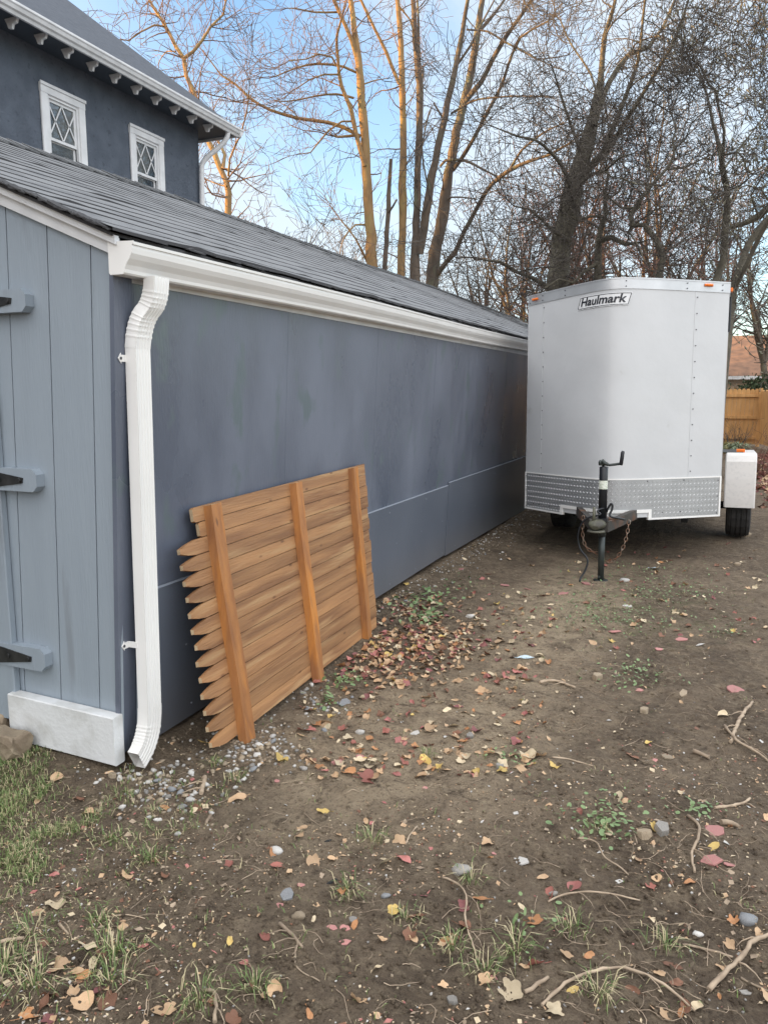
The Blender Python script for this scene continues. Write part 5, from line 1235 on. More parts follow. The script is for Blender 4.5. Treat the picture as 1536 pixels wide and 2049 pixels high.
# --- notable leaves: (px, py, width px, kind, colour, label)
NL = [(562, 1522, 30, 'round', 'yellow', 'bright yellow round leaf beside the pebbles below the fence panel'),
 (698, 1547, 32, 'round', 'orange', 'plump orange brown leaf lying left of a crumpled red one'), (742, 1537, 30, 'round', 'pale', 'pale yellow brown curled leaf just above a crumpled red leaf'),
 (738, 1560, 50, 'maple', 'red', 'crumpled reddish brown leaf in the small leaf cluster below the panel'), (852, 1524, 36, 'oval', 'yellow', 'yellow curled leaf next to a red folded leaf and a grass sprig'),
 (808, 1527, 24, 'oval', 'red', 'narrow red folded leaf standing on edge'), (766, 1731, 34, 'round', 'pale', 'pale cream round leaf with a long upright stem in the bare middle'),
 (626, 1727, 30, 'round', 'tan', 'tan leaf with a curved stem right of the pale round pebble'), (664, 1722, 22, 'round', 'tan', 'small tan leaf with a dark notch beside another tan leaf'),
 (808, 1722, 32, 'oval', 'pink', 'pinkish tan curled leaf right of the cream round leaf'), (788, 1827, 28, 'maple', 'yellow', 'lemon yellow lobed leaf above a green grass sprig'),
 (528, 1877, 36, 'oval', 'red', 'rust red oval leaf at the lower middle of bare soil'), (686, 1785, 20, 'maple', 'orange', 'small orange leaf caught in a grass tuft'),
 (164, 2012, 46, 'round', 'tan', 'large pale tan round leaf at the lower left'), (60, 2035, 42, 'maple', 'orange', 'orange tan lobed leaf at the bottom left corner'), (100, 2042, 36, 'maple', 'purple', 'dull purple brown leaf at the bottom left corner'),
 (174, 1897, 40, 'oval', 'pale', 'pale pointed leaf standing above a grass clump at left'), (187, 1930, 34, 'oval', 'pale', 'pale folded leaf leaning in the left grass clump'), (165, 1955, 42, 'oval', 'orange', 'orange curled leaf strip below the pale pointed leaves'),
 (252, 1755, 46, 'oval', 'tan', 'long tan arched leaf left of a grass sprig'), (328, 1754, 30, 'oval', 'brown', 'brown curled leaf right of the long tan arched leaf'), (72, 1830, 34, 'oval', 'tan', 'tan curled leaf lying by the left edge'),
 (112, 1814, 44, 'oval', 'pale', 'ragged pale leaf strip near the left edge'), (314, 2027, 28, 'round', 'tan', 'small tan notched leaf near the bottom left'), (215, 2008, 42, 'maple', 'brown', 'brown lobed leaf right of the large tan round leaf'),
 (148, 1986, 26, 'maple', 'tan', 'small crumpled tan leaf above the large tan round leaf'), (98, 1998, 42, 'oval', 'brown', 'brown pointed leaf stuck in the bottom left grass'), (1056, 1516, 34, 'round', 'pale', 'pale round scalloped leaf in the middle right soil'),
 (1070, 1846, 32, 'maple', 'orange', 'orange brown pointed leaf upright with a tan stem'), (1133, 1914, 30, 'maple', 'tan', 'flat squarish tan leaf on bare soil'), (1145, 1984, 28, 'oval', 'yellow', 'yellow orange leaf under the arched twig'),
 (1022, 1988, 50, 'maple', 'pale', 'large two tone pale and brown leaf near the bottom middle'), (1266, 1984, 30, 'oval', 'brown', 'yellow and brown folded leaf inside the arch of the long twig'), (1236, 1597, 34, 'oval', 'pale', 'tan curled leaf with orange edge left of the clover'),
 (1297, 1487, 24, 'oval', 'yellow', 'greenish yellow leaf with a stem to its right'), (1426, 1697, 32, 'oval', 'yellow', 'yellow leaf with a looping stem beside the pink slabs'), (1150, 1777, 32, 'round', 'pink', 'salmon pink round leaf above the long thin twig'),
 (1100, 1788, 34, 'oval', 'red', 'bright red curled leaf left of the salmon pink leaf'), (1040, 1535, 28, 'oval', 'tan', 'tan leaf below the pale scalloped leaf'), (1160, 1625, 22, 'oval', 'red', 'small reddish leaf above the clover patch'),
 (1330, 2035, 30, 'maple', 'tan', 'tan leaf at the bottom right by two brown leaves'), (1362, 2030, 24, 'oval', 'orange', 'orange oval leaf at the bottom right'), (1345, 1935, 36, 'oval', 'brown', 'flat brown leaf right of a grass tuft, lower right'),
 (1320, 1950, 26, 'oval', 'tan', 'tan folded leaf beside the flat brown leaf, lower right'), (1380, 1768, 28, 'oval', 'orange', 'orange leaf beside the upright twig at right'), (1265, 1515, 30, 'oval', 'brown', 'brown leaf lying against a stick at right'),
 (960, 1801, 30, 'oval', 'orange', 'orange leaf at the foot of the yellow twig'), (930, 1858, 32, 'maple', 'brown', 'dark brown leaf crossed by a thin root'), (905, 1885, 34, 'oval', 'brown', 'dark folded leaf beside the thin root'),
 (604, 1660, 26, 'oval', 'tan', 'thin tan leaf scrap on the sandy slope'), (475, 1600, 38, 'oval', 'tan', 'long flat tan leaf right of the broken stick'), (330, 1618, 22, 'oval', 'orange', 'small curled orange leaf near the lawn edge'),
 (612, 1462, 38, 'maple', 'pink', 'salmon lobed leaf just below the fence panel'), (654, 1458, 24, 'oval', 'pale', 'pale pointed leaf right of the salmon lobed leaf'), (740, 1480, 32, 'oval', 'orange', 'orange leaf on the sandy track'),
 (703, 1340, 20, 'maple', 'red', 'dark red leaf by the weeds at the foot of the panel'), (623, 1422, 22, 'oval', 'yellow', 'yellow oval leaf near the middle rail foot'), (1000, 1285, 34, 'oval', 'tan', 'flat tan leaf beyond the leaf drift'),
 (778, 1163, 12, 'round', 'yellow', 'bright yellow round leaf against the foot of the garage wall'), (812, 1170, 12, 'round', 'yellow', 'second bright yellow leaf, beside the green weeds at the wall'), (410, 1487, 26, 'oval', 'yellow', 'golden curled leaf between panel foot and downspout')]
used = []
for (px, py, w, kd, col, lb) in NL:
    x, y = wpt(px, py); r = msize(px, py, w)/2*1.1
    put('fallen_leaf', leafdata(kd, rl.randrange(5), col), x, y, (r, r, r*rl.uniform(.7, 1.5)), rl.uniform(0, 6.28), lb, 'leaf', tilt=.22, lift=.002); used.append((x, y))
# --- scattered leaves: 240 as objects, the rest as one litter
def leafspot(rnd):
    u = rnd.random()
    if u < .47:   # drift along the foot of the panel and the wall
        t = rnd.random(); px = 690+t*260+rnd.gauss(0, 30); py = 1325-t*45+rnd.gauss(0, 30)
        if rnd.random() < .3: px, py = rnd.uniform(740, 880), rnd.uniform(1190, 1290)
        return wpt(px, py)
    if u < .79:
        px = rnd.uniform(600, 1100); py = rnd.uniform(1180, 1560); return wpt(px, py)
    if u < .88: return wpt(rnd.uniform(0, 1536), rnd.uniform(1250, 2049))
    return wpt(rnd.uniform(900, 1536), rnd.uniform(1090, 1300))
def inwall(x, y): return x < -2.12 and y > 2.3
def inpan(x, y): return 2.55 < y < 4.6 and x < -1.86
cands = []
rs = random.Random(77)
colw = ['tan']*10+['orange']*3+['brown']*4+['red']*2+['pink']*3+['yellow']*1+['pale']*6+['purple']*1
while len(cands) < 820:
    x, y = leafspot(rs)
    if inwall(x, y) or inpan(x, y): continue
    cands.append((x, y, rs.uniform(.015, .031), rs.choice(['maple', 'round', 'oval', 'maple']), rs.choice(colw), rs.uniform(0, 6.28)))
cands.sort(key=lambda c: -c[2]/math.hypot(c[0], c[1]))
nmz = {'tan': 'tan', 'orange': 'orange', 'brown': 'dark brown', 'red': 'dark red', 'pink': 'salmon pink', 'yellow': 'yellow', 'pale': 'pale cream', 'purple': 'purplish brown'}
def region(x, y):
    if x < -1.1 and y > 3.2: return 'in the leaf drift beside the garage wall'
    if y > 5.2: return 'on the dirt near the trailer tongue'
    if x < -.6: return 'on the open soil in front of the fence panel'
    return 'on the open soil at the right of the foreground'
for (x, y, s, kd, col, rz) in cands[:235]:
    put('fallen_leaf', leafdata(kd, rs.randrange(5), col), x, y, (s, s, s*rs.uniform(.7, 1.6)), rz, 'small %s %s leaf %s' % (nmz[col], {'maple': 'lobed', 'round': 'round', 'oval': 'oval'}[kd], region(x, y)), 'leaf',
        group='%s %s leaves %s' % (nmz[col], {'maple': 'lobed', 'round': 'round', 'oval': 'oval'}[kd], region(x, y)), tilt=.28, lift=.003, rnd=rs)
def mesh_scatter(name, items, mats, label, cat, kind='stuff'):
    # items: (mesh, matidx, loc, scale, euler)
    Vs = []; Fs = {}; base = 0; m = MB()
    cache = {}
    for me, mi, loc, sc, e in items:
        if me.name not in cache:
            co = np.empty(len(me.vertices)*3); me.vertices.foreach_get('co', co); cache[me.name] = (co.reshape(-1, 3), [tuple(p.vertices) for p in me.polygons])
        co, fs = cache[me.name]; R = np.array(Matrix.LocRotScale(Vector(loc), __import__('mathutils').Euler(e), Vector(sc)))
        w = co @ R[:3, :3].T+R[:3, 3]; b = base; base += len(w); Vs.append(w)
        m.f += [tuple(i+b for i in f) for f in fs]; m.m += [mi]*len(fs); m.sm += [True]*len(fs)
    m.v = [tuple(p) for p in np.concatenate(Vs)]
    return tag(m.build(name, mats, None, fix=False), label, cat, kind=kind)
lm_mats = ['tan', 'orange', 'brown', 'red', 'pink', 'yellow', 'pale', 'purple']
items = []
extra = cands[235:]
for k in range(320):
    x, y = wpt(rs.uniform(1540, 2400), rs.uniform(1150, 2049)); extra.append((x, y, rs.uniform(.015, .030), rs.choice(['maple', 'round', 'oval']), rs.choice(colw), rs.uniform(0, 6.28)))
for k in range(500):      # small broken leaf crumbs
    x, y = leafspot(rs)
    if not (inwall(x, y) or inpan(x, y)): extra.append((x, y, rs.uniform(.010, .022), 'oval', rs.choice(colw), rs.uniform(0, 6.28)))
for (x, y, s, kd, col, rz) in extra:
    items.append((LM[kd][rs.randrange(5)], lm_mats.index(col), (x, y, gz(x, y)+.003), (s, s, s*rs.uniform(.8, 1.8)), (rs.gauss(0, .35), rs.gauss(0, .35), rz)))
mesh_scatter('leaf_litter', items, [M['leaf_'+c] for c in lm_mats], 'mixed autumn leaf litter spread over the dirt', 'leaf litter')
# --- stones
ST = [lump(rl, 1, .72, .5, 2) for _ in range(5)]; SL = [slab(rl, 5+i % 3) for i in range(6)]
STC = {}
def withmat(me, mk):
    k = (me.name, mk)
    if k not in STC: c = me.copy(); c.materials.clear(); c.materials.append(M[mk]); STC[k] = c
    return STC[k]
NS = [(597, 1836, 30, 'L', 'stone_tan', 'smooth tan cobble in the lower middle soil'), (573, 1789, 50, 'S', 'slate', 'flat blue grey slate above the tan cobble'), (553, 1705, 28, 'L', 'stone_white', 'round pale pebble left of the tan leaves'),
 (1040, 1723, 42, 'S', 'stone_white', 'flat pale wedge of stone in the right middle soil'), (1323, 1665, 44, 'B', 'stone', 'light grey angular rock beside the clover'), (1288, 1670, 32, 'B', 'stone_tan', 'brown muddy rock touching the light grey rock'),
 (1195, 1358, 30, 'B', 'stone_tan', 'square tan stone block in the middle distance'), (905, 2006, 26, 'B', 'stone', 'rounded grey stone near the bottom middle'), (920, 1745, 40, 'L', 'stone', 'long dark grey stone beside the grass, right of middle'),
 (1495, 1845, 42, 'L', 'slate', 'glassy blue grey lump near the right edge'), (1489, 1073, 24, 'L', 'stone_tan', 'oval tan stone chocked against the trailer tyre'), (940, 1235, 18, 'L', 'stone_white', 'round cream stone among the weeds by the leaf drift'),
 (690, 1407, 36, 'S', 'slate', 'dull grey slate piece in front of the panel'), (1248, 1164, 22, 'L', 'stone_white', 'cream stone right of the trailer jack foot'), (1255, 1213, 24, 'S', 'stone_white', 'flat cream stone in front of the jack'),
 (830, 1467, 30, 'S', 'stone_white', 'white slate chip on the sandy track'), (720, 1467, 20, 'L', 'stone_white', 'pale round stone on the sandy track'), (705, 1840, 26, 'S', 'stone', 'small flat grey stone in the middle soil'),
 (770, 1795, 20, 'L', 'slate', 'round green grey stone by the thin grass stem'), (1288, 1425, 26, 'B', 'stone_tan', 'tan rough stone in the right middle distance'), (1365, 1388, 32, 'S', 'stone_tan', 'flat sandy stone in the right middle distance'),
 (1335, 1515, 36, 'S', 'stone_tan', 'broad flat tan stone right of the sticks'), (1480, 1910, 26, 'S', 'stone', 'grey flat stone tucked under the thick root'), (1395, 1872, 22, 'L', 'stone_white', 'pale egg shaped stone right of the grass tuft'),
 (1490, 1985, 30, 'S', 'stone', 'pale grey stone near the bottom right edge'), (318, 1642, 14, 'L', 'stone_white', 'pale pebble below the downspout'), (148, 1741, 16, 'S', 'stone', 'small grey stone chip in the left soil'),
 (225, 1553, 20, 'B', 'stone_tan', 'brick coloured broken stone below the downspout mouth'), (940, 1475, 20, 'B', 'stone', 'small grey lump at the middle of the track'), (1475, 1130, 14, 'L', 'stone_tan', 'tan stone beyond the fender on the right dirt'),
 (1000, 1537, 24, 'B', 'stone', 'grey angular chip left of the pale scalloped leaf'), (1107, 1790, 18, 'L', 'stone', 'grey round pebble behind the bright red leaf')]
for (px, py, w, kd, mk, lb) in NS:
    x, y = wpt(px, py); r = msize(px, py, w)/2
    if kd == 'S': put('flat_stone', withmat(SL[rl.randrange(6)], mk), x, y, (r, r, r*.9), rl.uniform(0, 6.28), lb, 'stone', tilt=.12, sink=-r*.03)
    elif kd == 'B': put('rock', withmat(SL[rl.randrange(6)], mk), x, y, (r, r*1.15, r*5.0), rl.uniform(0, 6.28), lb, 'rock', tilt=.15, sink=-r*.15)
    else: put('stone', withmat(ST[rl.randrange(5)], mk), x, y, (r, r, r), rl.uniform(-.4, .4)+YAW, lb, 'stone', tilt=.1, sink=-r*.2)
# red painted chips / paving fragments
NP = [(980, 1960, 40, 'broad pink slab fragment near the bottom middle'), (1427, 1663, 50, 'pink flat fragment left of the split bark piece'), (1420, 1723, 60, 'long pink slab below the yellow leaf at right'), (1458, 1730, 30, 'small pink slab touching the long pink slab'),
 (665, 1857, 26, 'left of two pink chips above a third in the lower middle'), (690, 1857, 26, 'right of two pink chips above a third in the lower middle'), (690, 1886, 30, 'lowest flat pink chip under a pair of pink chips'), (602, 1771, 20, 'pink chip behind the flat slate'),
 (558, 1812, 22, 'pink chip left below the flat slate'), (1230, 1263, 28, 'pink chip in the middle distance right of the jack'), (1362, 1279, 30, 'wide pink chip in the right middle distance'), (1318, 1299, 22, 'small pink chip left below the wide pink chip'),
 (1127, 1188, 26, 'brick red shard left of the jack foot'), (1178, 1168, 34, 'brick red slab under the trailer jack'), (1055, 1179, 18, 'brick red shard beyond the leaf drift'), (1010, 1171, 22, 'brick red piece left of the other shards near the trailer'),
 (1278, 1381, 20, 'small pink chip beside the right middle weeds'), (1470, 1380, 44, 'long pink fragment at the right edge distance'), (675, 1525, 28, 'left dusty pink shard near the orange leaf'), (722, 1515, 26, 'right dusty pink shard behind the leaf cluster'),
 (555, 1563, 18, 'dusty pink shard below the yellow leaf'), (988, 1708, 12, 'tiny pink chip in the middle right soil'), (850, 1577, 14, 'tiny pink chip on the dark soil'), (1310, 1522, 14, 'tiny pink chip beside the broad flat tan stone'), (920, 1140, 20, 'faded pink shard at the foot of the garage wall near its panel joint')]
for (px, py, w, lb) in NP:
    x, y = wpt(px, py); r = msize(px, py, w)/2
    put('pink_chip', withmat(SL[rl.randrange(6)], 'pink'), x, y, (r, r*1.1, r*.7), rl.uniform(-.5, .5)+YAW, lb, 'painted chip', tilt=.15, sink=-r*.02)
for (px, py, w, mk, lb) in [(1310, 1138, 26, 'plastic', 'crushed blue and clear plastic wrapper in front of the trailer'), (1050, 1318, 40, 'plastic', 'torn strip of pale plastic on the dirt left of the jack'), (1400, 1292, 24, 'stone_white', 'thin white scrap on the dirt at right')]:
    x, y = wpt(px, py); r = msize(px, py, w)/2
    put('litter_scrap', withmat(LM['oval'][2], mk), x, y, (r, r*.8, r*1.2), YAW+.1, lb, 'litter')
for (px, py, w, lb) in [(663, 1766, 30, 'charred dark stick end right of the slate'), (657, 1683, 18, 'short charred lump beside the grass tuft')]:
    x, y = wpt(px, py); r = msize(px, py, w)/2; put('charcoal', withmat(ST[1], 'charcoal'), x, y, (r, r*.4, r*.5), YAW+.7, lb, 'charcoal')
# stone blocks by the white board (left edge)
p1_ = onz(8, 1505, .06); p2_ = onz(-6, 1440, .12)
for (x, y, sx, sy, sz, rz, lb, mk) in [(p2_[0], p2_[1]+.03, .075, .07, .085, .1, 'squared brown stone block behind the large stone at the left edge', 'stone_tan'), (p1_[0]-.03, p1_[1]+.03, .175, .075, .075, -.12, 'large rough brown stone lying before the white board', 'stone_tan')]:
    me = lump(rl, sx, sy, sz, 3, .10)
    for v in me.vertices:
        for ax, s_ in ((0, sx), (1, sy), (2, sz)):
            c = v.co[ax]; L_ = s_*.66; v.co[ax] = max(-L_, min(L_, c))+.006*math.sin(37*v.co[0]+61*v.co[1]+29*v.co[2])
    for p in me.polygons: p.use_smooth = False
    me.materials.append(M[mk]); put('stone_block', me, x, y, 1, rz, lb, 'stone block', tilt=.05, lift=sz*.45)
# pebbles: individuals at the panel foot and spout, gravel as stuff
def pebspot(rnd):
    u = rnd.random()
    if u < .30: return wpt(rnd.gauss(320, 60), rnd.gauss(1572, 32))
    if u < .62: return wpt(rnd.gauss(510, 50), rnd.gauss(1500, 30))
    if u < .72: return wpt(rnd.gauss(640, 30), rnd.gauss(1410, 18))
    y = rnd.uniform(4.6, 11); return (-2.08+abs(rnd.gauss(0, .16)), y)
pc = []
while len(pc) < 130:
    x, y = pebspot(rs)
    if not (inwall(x, y)) and y > 1.6: pc.append((x, y, rs.uniform(.008, .020)))
for x, y, s in pc:
    mk = rs.choice(['stone', 'stone_white', 'stone_white', 'stone_tan', 'slate']); nm_ = {'stone': 'grey', 'stone_white': 'pale', 'stone_tan': 'tan', 'slate': 'blue grey'}[mk]
    rg = 'below the downspout mouth' if (x < -1.75 and y < 2.45) else ('at the foot of the leaning panel' if y < 4.5 else 'along the foot of the garage wall')
    put('pebble', withmat(ST[rs.randrange(5)], mk), x, y, (s, s, s), rs.uniform(0, 6), 'small %s pebble %s' % (nm_, rg), 'pebble', group='%s pebbles %s' % (nm_, rg), tilt=.2, lift=s*.15, rnd=rs)
items = []; small = [lump(rs, 1, .75, .6, 1) for _ in range(4)]
mk4 = ['stone', 'stone_white', 'stone_tan', 'stone_tan', 'soil']
for k in range(6000):
    if k < 700: x, y = pebspot(rs)
    elif k < 1300: x, y = (-2.13+abs(rs.gauss(0, .09)), rs.uniform(2.5, 14))
    else: x, y = wpt(rs.uniform(-150, 2200), 1060+990*rs.random()**.8)
    if inwall(x, y) and x < -2.2: continue
    s = rs.uniform(.0025, .0065) if k >= 1300 else rs.uniform(.004, .013)
    mi = rs.randrange(4) if k < 1300 or rs.random() < .16 else 4
    if mi == 4: s *= 1.7
    items.append((small[rs.randrange(4)], mi, (x, y, gz(x, y)+s*.2), (s, s, s), (rs.uniform(-.3, .3), rs.uniform(-.3, .3), rs.uniform(0, 6))))
mesh_scatter('gravel', items, [M[k] for k in mk4], 'fine gravel and soil crumbs scattered over the yard', 'gravel')
# chips: tiny flat wood and straw flakes
rg_ = np.random.default_rng(5); nC = 27000
def flakes(n, seed):
    g = np.random.default_rng(seed); px = g.uniform(-250, 2300, n); py = 1055+1010*g.random(n)**.85
    d = _v[None]+_r[None]*((px-CX)/FP)[:, None]+_u[None]*((CY-py)/FP)[:, None]; t = -CH/d[:, 2]; P = _C[None]+d*t[:, None]
    P = P[~((P[:, 0] < -2.14) & (P[:, 1] > 2.3))]
    cl = vnoise(P[:, 0]*2.2, P[:, 1]*2.2, 9); keep = g.random(len(P)) < np.clip((cl-.32)*2.8, .05, 1); P = P[keep]
    P[:, 2] = gh(P[:, 0], P[:, 1])+.002; return P, g
P, g = flakes(nC, 5); n = len(P)
a = g.uniform(0, 6.28, n); L_ = g.uniform(.0016, .0065, n)*np.where(g.random(n) < .10, 2.4, 1); w_ = L_*g.uniform(.18, .95, n); dz = g.normal(0, .25, n)
ux = np.stack([np.cos(a), np.sin(a), dz], 1); uy = np.stack([-np.sin(a), np.cos(a), g.normal(0, .3, n)], 1)
V = np.stack([P-ux*L_[:, None], P-uy*w_[:, None]+[0, 0, .001], P+ux*L_[:, None], P+uy*w_[:, None]+[0, 0, .002]], 1).reshape(-1, 3)
F = np.arange(4*n).reshape(n, 4); mi = g.choice(6, n, p=[.34, .26, .16, .07, .05, .12])
tag(np_mesh('wood_chips', V, F, [M['stick'], M['leaf_tan'], M['leaf_pale'], M['stone_white'], M['leaf_pink'], M['leaf_brown']], None, mi, False), 'tiny straw, bark and leaf flakes over the dirt', 'debris', kind='stuff')
# twigs: thin curved litter
def twiglet(rnd, x, y, L_, r):
    a = rnd.uniform(0, 6.28); n = 6; p = [x, y]; out = []; da = rnd.gauss(0, .25)
    for i in range(n+1):
        out.append((p[0], p[1], gz(p[0], p[1])+r+.002+.008*math.sin(i/n*3.14)*rnd.random(), r*(1-.6*i/n))); a += da+rnd.gauss(0, .25); p[0] += math.cos(a)*L_/n; p[1] += math.sin(a)*L_/n
    return out
tl = []
for k in range(1050):
    x, y = wpt(rs.uniform(-100, 2200), 1100+950*rs.random()**.9)
    if inwall(x, y): continue
    if x < -.3 and rs.random() < .45: continue
    tl.append(twiglet(rs, x, y, rs.uniform(.03, .16), rs.uniform(.0006, .0016)))
tag(tubes_mesh('twig_litter', tl, 4, M['stick'], None, (0, 0, 0)), 'thin rootlets and twigs strewn over the soil', 'twig litter', kind='stuff')
NT = [([(1083, 2015), (1130, 1975), (1190, 1952), (1250, 1948), (1310, 1970), (1350, 1995), (1390, 2027)], 9, 'long smooth twig arching over the ground at the lower right'),
 ([(1417, 1983), (1450, 1955), (1480, 1930), (1500, 1900), (1536, 1880), (1580, 1870)], 14, 'thick pale root reaching in from the right edge'), ([(1095, 1806), (1130, 1797), (1180, 1794), (1230, 1797), (1280, 1805)], 6, 'long straight thin twig pair under the salmon leaf'),
 ([(560, 1852), (585, 1875), (605, 1900)], 10, 'yellowish split twig below the tan cobble'), ([(592, 1895), (594, 1938), (640, 1965)], 5, 'thin bent twig trailing from the yellowish one'), ([(885, 1758), (915, 1775), (932, 1800), (930, 1850), (945, 1895), (957, 1925)], 6, 'thin forked root running down from the long grey stone'),
 ([(410, 1558), (404, 1592)], 13, 'short broken stick stub right of the downspout'), ([(421, 1634), (412, 1652)], 9, 'small dark stick peg in the sandy soil'), ([(1376, 1635), (1398, 1660), (1395, 1690), (1383, 1715), (1390, 1748)], 9, 'grey curved twig standing left of the pink slabs'),
 ([(1460, 1490), (1480, 1440), (1505, 1408)], 10, 'tan kinked root in the right middle distance'), ([(1448, 1455), (1475, 1490), (1510, 1510), (1536, 1525)], 8, 'tan double root running to the right edge'), ([(1050, 1990), (1075, 1972), (1099, 1960)], 11, 'short tan stick joined to the two tone leaf'),
 ([(1365, 1893), (1410, 1902), (1465, 1918)], 8, 'thin pale stick right of the lower right grass tuft'), ([(1482, 1960), (1510, 1975), (1545, 1990)], 7, 'thin tan twig at the bottom right edge'), ([(430, 2049), (433, 2015), (428, 1995), (408, 1984)], 11, 'pale hooked root in the bottom grass tuft'),
 ([(0, 1890), (25, 1884), (50, 1882)], 12, 'pale split stick at the left edge'), ([(20, 1925), (60, 1912)], 8, 'thin pale stick below the split stick at left'), ([(1155, 1680), (1190, 1690), (1210, 1725), (1235, 1738), (1257, 1753)], 5, 'wavy thin root in the right middle soil'),
 ([(1105, 1517), (1140, 1522), (1187, 1535)], 5, 'straight dark twig right of the pale scalloped leaf'), ([(1430, 1620), (1480, 1612), (1500, 1600)], 8, 'forked brown twig at right above the pink pieces'), ([(1078, 1367), (1110, 1365), (1150, 1378)], 8, 'pale bark strip left of the square tan stone'),
 ([(812, 1690), (818, 1675), (835, 1655)], 5, 'small forked twig right of the middle grass tuft'), ([(118, 1852), (137, 1872)], 7, 'short grey twig by the left grass tuft'), ([(225, 1835), (255, 1832), (290, 1840)], 4, 'thin tan twig right of the left grass sprig'),
 ([(1440, 1650), (1465, 1652), (1480, 1660)], 14, 'split bark piece beside the pink flat fragment'), ([(1385, 1505), (1420, 1520)], 12, 'stubby brown stick in the right middle distance')]
for pts, w, lb in NT:
    P3 = []; 
    for i, (px, py) in enumerate(pts):
        x, y = wpt(px, py); r = msize(px, py, w*.78)/2; P3.append((x, y, gz(x, y)+r*.9+(.012*math.sin(3.14*i/(len(pts)-1)) if len(pts) > 3 else 0), r*(1-.35*i/len(pts))))
    x0, y0, z0 = P3[0][:3]; cm = catmull(P3, .02); m = MB(); m.tube([(c[0]+rl.gauss(0, c[3]*.28), c[1]+rl.gauss(0, c[3]*.28), c[2]) for c in cm], [c[3]*rl.uniform(.78, 1.18) for c in cm], 7)
    for k in ([len(cm)//3, len(cm)*2//3] if w > 5 and len(cm) > 6 else []):
        c = cm[k]; sg_ = rl.choice([-1, 1]); m.tube([c[:3], (c[0]+.02*sg_, c[1]-.012, c[2]+.006), (c[0]+.045*sg_, c[1]-.03, c[2]), (c[0]+.06*sg_, c[1]-.055, c[2]-.004)], [c[3]*.5, c[3]*.4, c[3]*.28, c[3]*.12], 5)
    o = m.build('stick', M['stick'], None, (x0, y0, z0)); o.location = (x0, y0, z0); tag(o, lb, 'stick')
# --- grass
def blades(rnd, spots, out, n, spread, hmin, hmax, dry=.35, lean=.6):
    for (x0, y0) in spots:
        for _ in range(n):
            a = rnd.uniform(0, 6.28); q = min(abs(rnd.gauss(0, spread)), spread*1.5); x, y = x0+math.cos(a)*q, y0+math.sin(a)*q
            if inwall(x, y): continue
            z = gz(x, y); h = rnd.uniform(hmin, hmax); a2 = a+rnd.gauss(0, .8); l = rnd.uniform(.2, 1)*lean; w = rnd.uniform(.0009, .0019)
            dx, dy = math.cos(a2), math.sin(a2); nx_, ny_ = -dy*w, dx*w; m_ = 1 if rnd.random() < dry else 0
            b = len(out.v)
            P_ = [(x, y, z), (x+dx*h*l*.35, y+dy*h*l*.35, z+h*.55), (x+dx*h*l, y+dy*h*l, z+h*(.92-.45*l))]
            out.v += [(P_[0][0]-nx_, P_[0][1]-ny_, z-.003), (P_[0][0]+nx_, P_[0][1]+ny_, z-.003), (P_[1][0]+nx_*.8, P_[1][1]+ny_*.8, P_[1][2]), (P_[1][0]-nx_*.8, P_[1][1]-ny_*.8, P_[1][2]), P_[2]]
            out.f += [(b, b+1, b+2, b+3), (b+3, b+2, b+4)]; out.m += [m_, m_]; out.sm += [False, False]
m = MB(); sp = []
rb = random.Random(8)
while len(sp) < 2600:
    x, y = rb.uniform(-4.6, -1.6), rb.uniform(1.0, 2.40)
    px_ = x+.0; e = -2.30+.42*(2.4-y)+.75*(float(vnoise(x*5, y*5, 5))-.5)+.3*(float(vnoise(x*14, y*14, 6))-.5)
    if x > e and rb.random() < .93: continue
    if y < 1.65 and rb.random() < .75: continue
    if x < -2.1 and y > 2.29: continue
    sp.append((x, y))
blades(rb, sp, m, 15, .035, .010, .044, .32, 1.3)
tag(m.build('grass', [M['grass'], M['grass_dry']], fix=False), 'short patchy lawn grass at the left beside the white board', 'grass', kind='stuff')
TF = [(300, 1722, 1.0, 'green grass tuft above the long arched leaf'), (232, 1905, 1.3, 'dense grass tuft in the lower left'), (200, 1845, .8, 'yellowish grass sprig above the dense left tuft'), (222, 1965, 1.1, 'yellow green tuft just below the dense left tuft'),
 (62, 1870, 1.1, 'grass tuft at the left edge over the split stick'), (68, 1975, 1.3, 'broad grass tuft in the bottom left'), (10, 1935, 1.1, 'grass clump cut by the left edge near the bottom'), (400, 2005, 1.2, 'straw coloured grass tuft around the hooked root'),
 (745, 1683, 1.0, 'bright green tuft above the cream round leaf'), (695, 1785, .9, 'wiry grass tuft holding the small orange leaf'), (812, 1842, .7, 'small green sprig below the lemon yellow leaf'), (905, 1900, 1.0, 'flattened grass wisp left of the thin root'),
 (970, 1945, .9, 'trailing grass wisp above the broad pink slab'), (1035, 1905, 1.1, 'spiky grass tuft right of the bottom middle'), (1195, 1990, 1.0, 'grass tuft inside the long arched twig'), (1330, 1895, .9, 'grass tuft left of the thin pale stick'),
 (510, 1980, .9, 'faint grass wisp right of the straw tuft'), (1140, 1860, .9, 'thin grass tuft between red leaf and tan leaf'), (220, 1680, .7, 'thin green sprig in the left soil'), (310, 1625, .6, 'fine dry sprig below the downspout pebbles'),
 (470, 1560, .7, 'pale grass sprig near the short stick stub'), (940, 1760, .8, 'grass sprig beside the long grey stone'), (855, 1510, .6, 'thin sprig by the yellow curled leaf'), (1200, 1660, .6, 'thin grass among the clover'), (430, 1530, .7, 'thin green blade sprig between spout and panel')]
for px, py, s, lb in TF:
    x, y = wpt(px, py); m = MB(); blades(rb, [(x, y)], m, int(60*s), .030*s+.008, .018, .062*s+.01, .38, 1.5)
    o = m.build('grass_tuft', [M['grass'], M['grass_dry']], None, (x, y, gz(x, y)), fix=False); o.location = (x, y, gz(x, y)); tag(o, lb, 'grass tuft')
m = MB(); sp = []
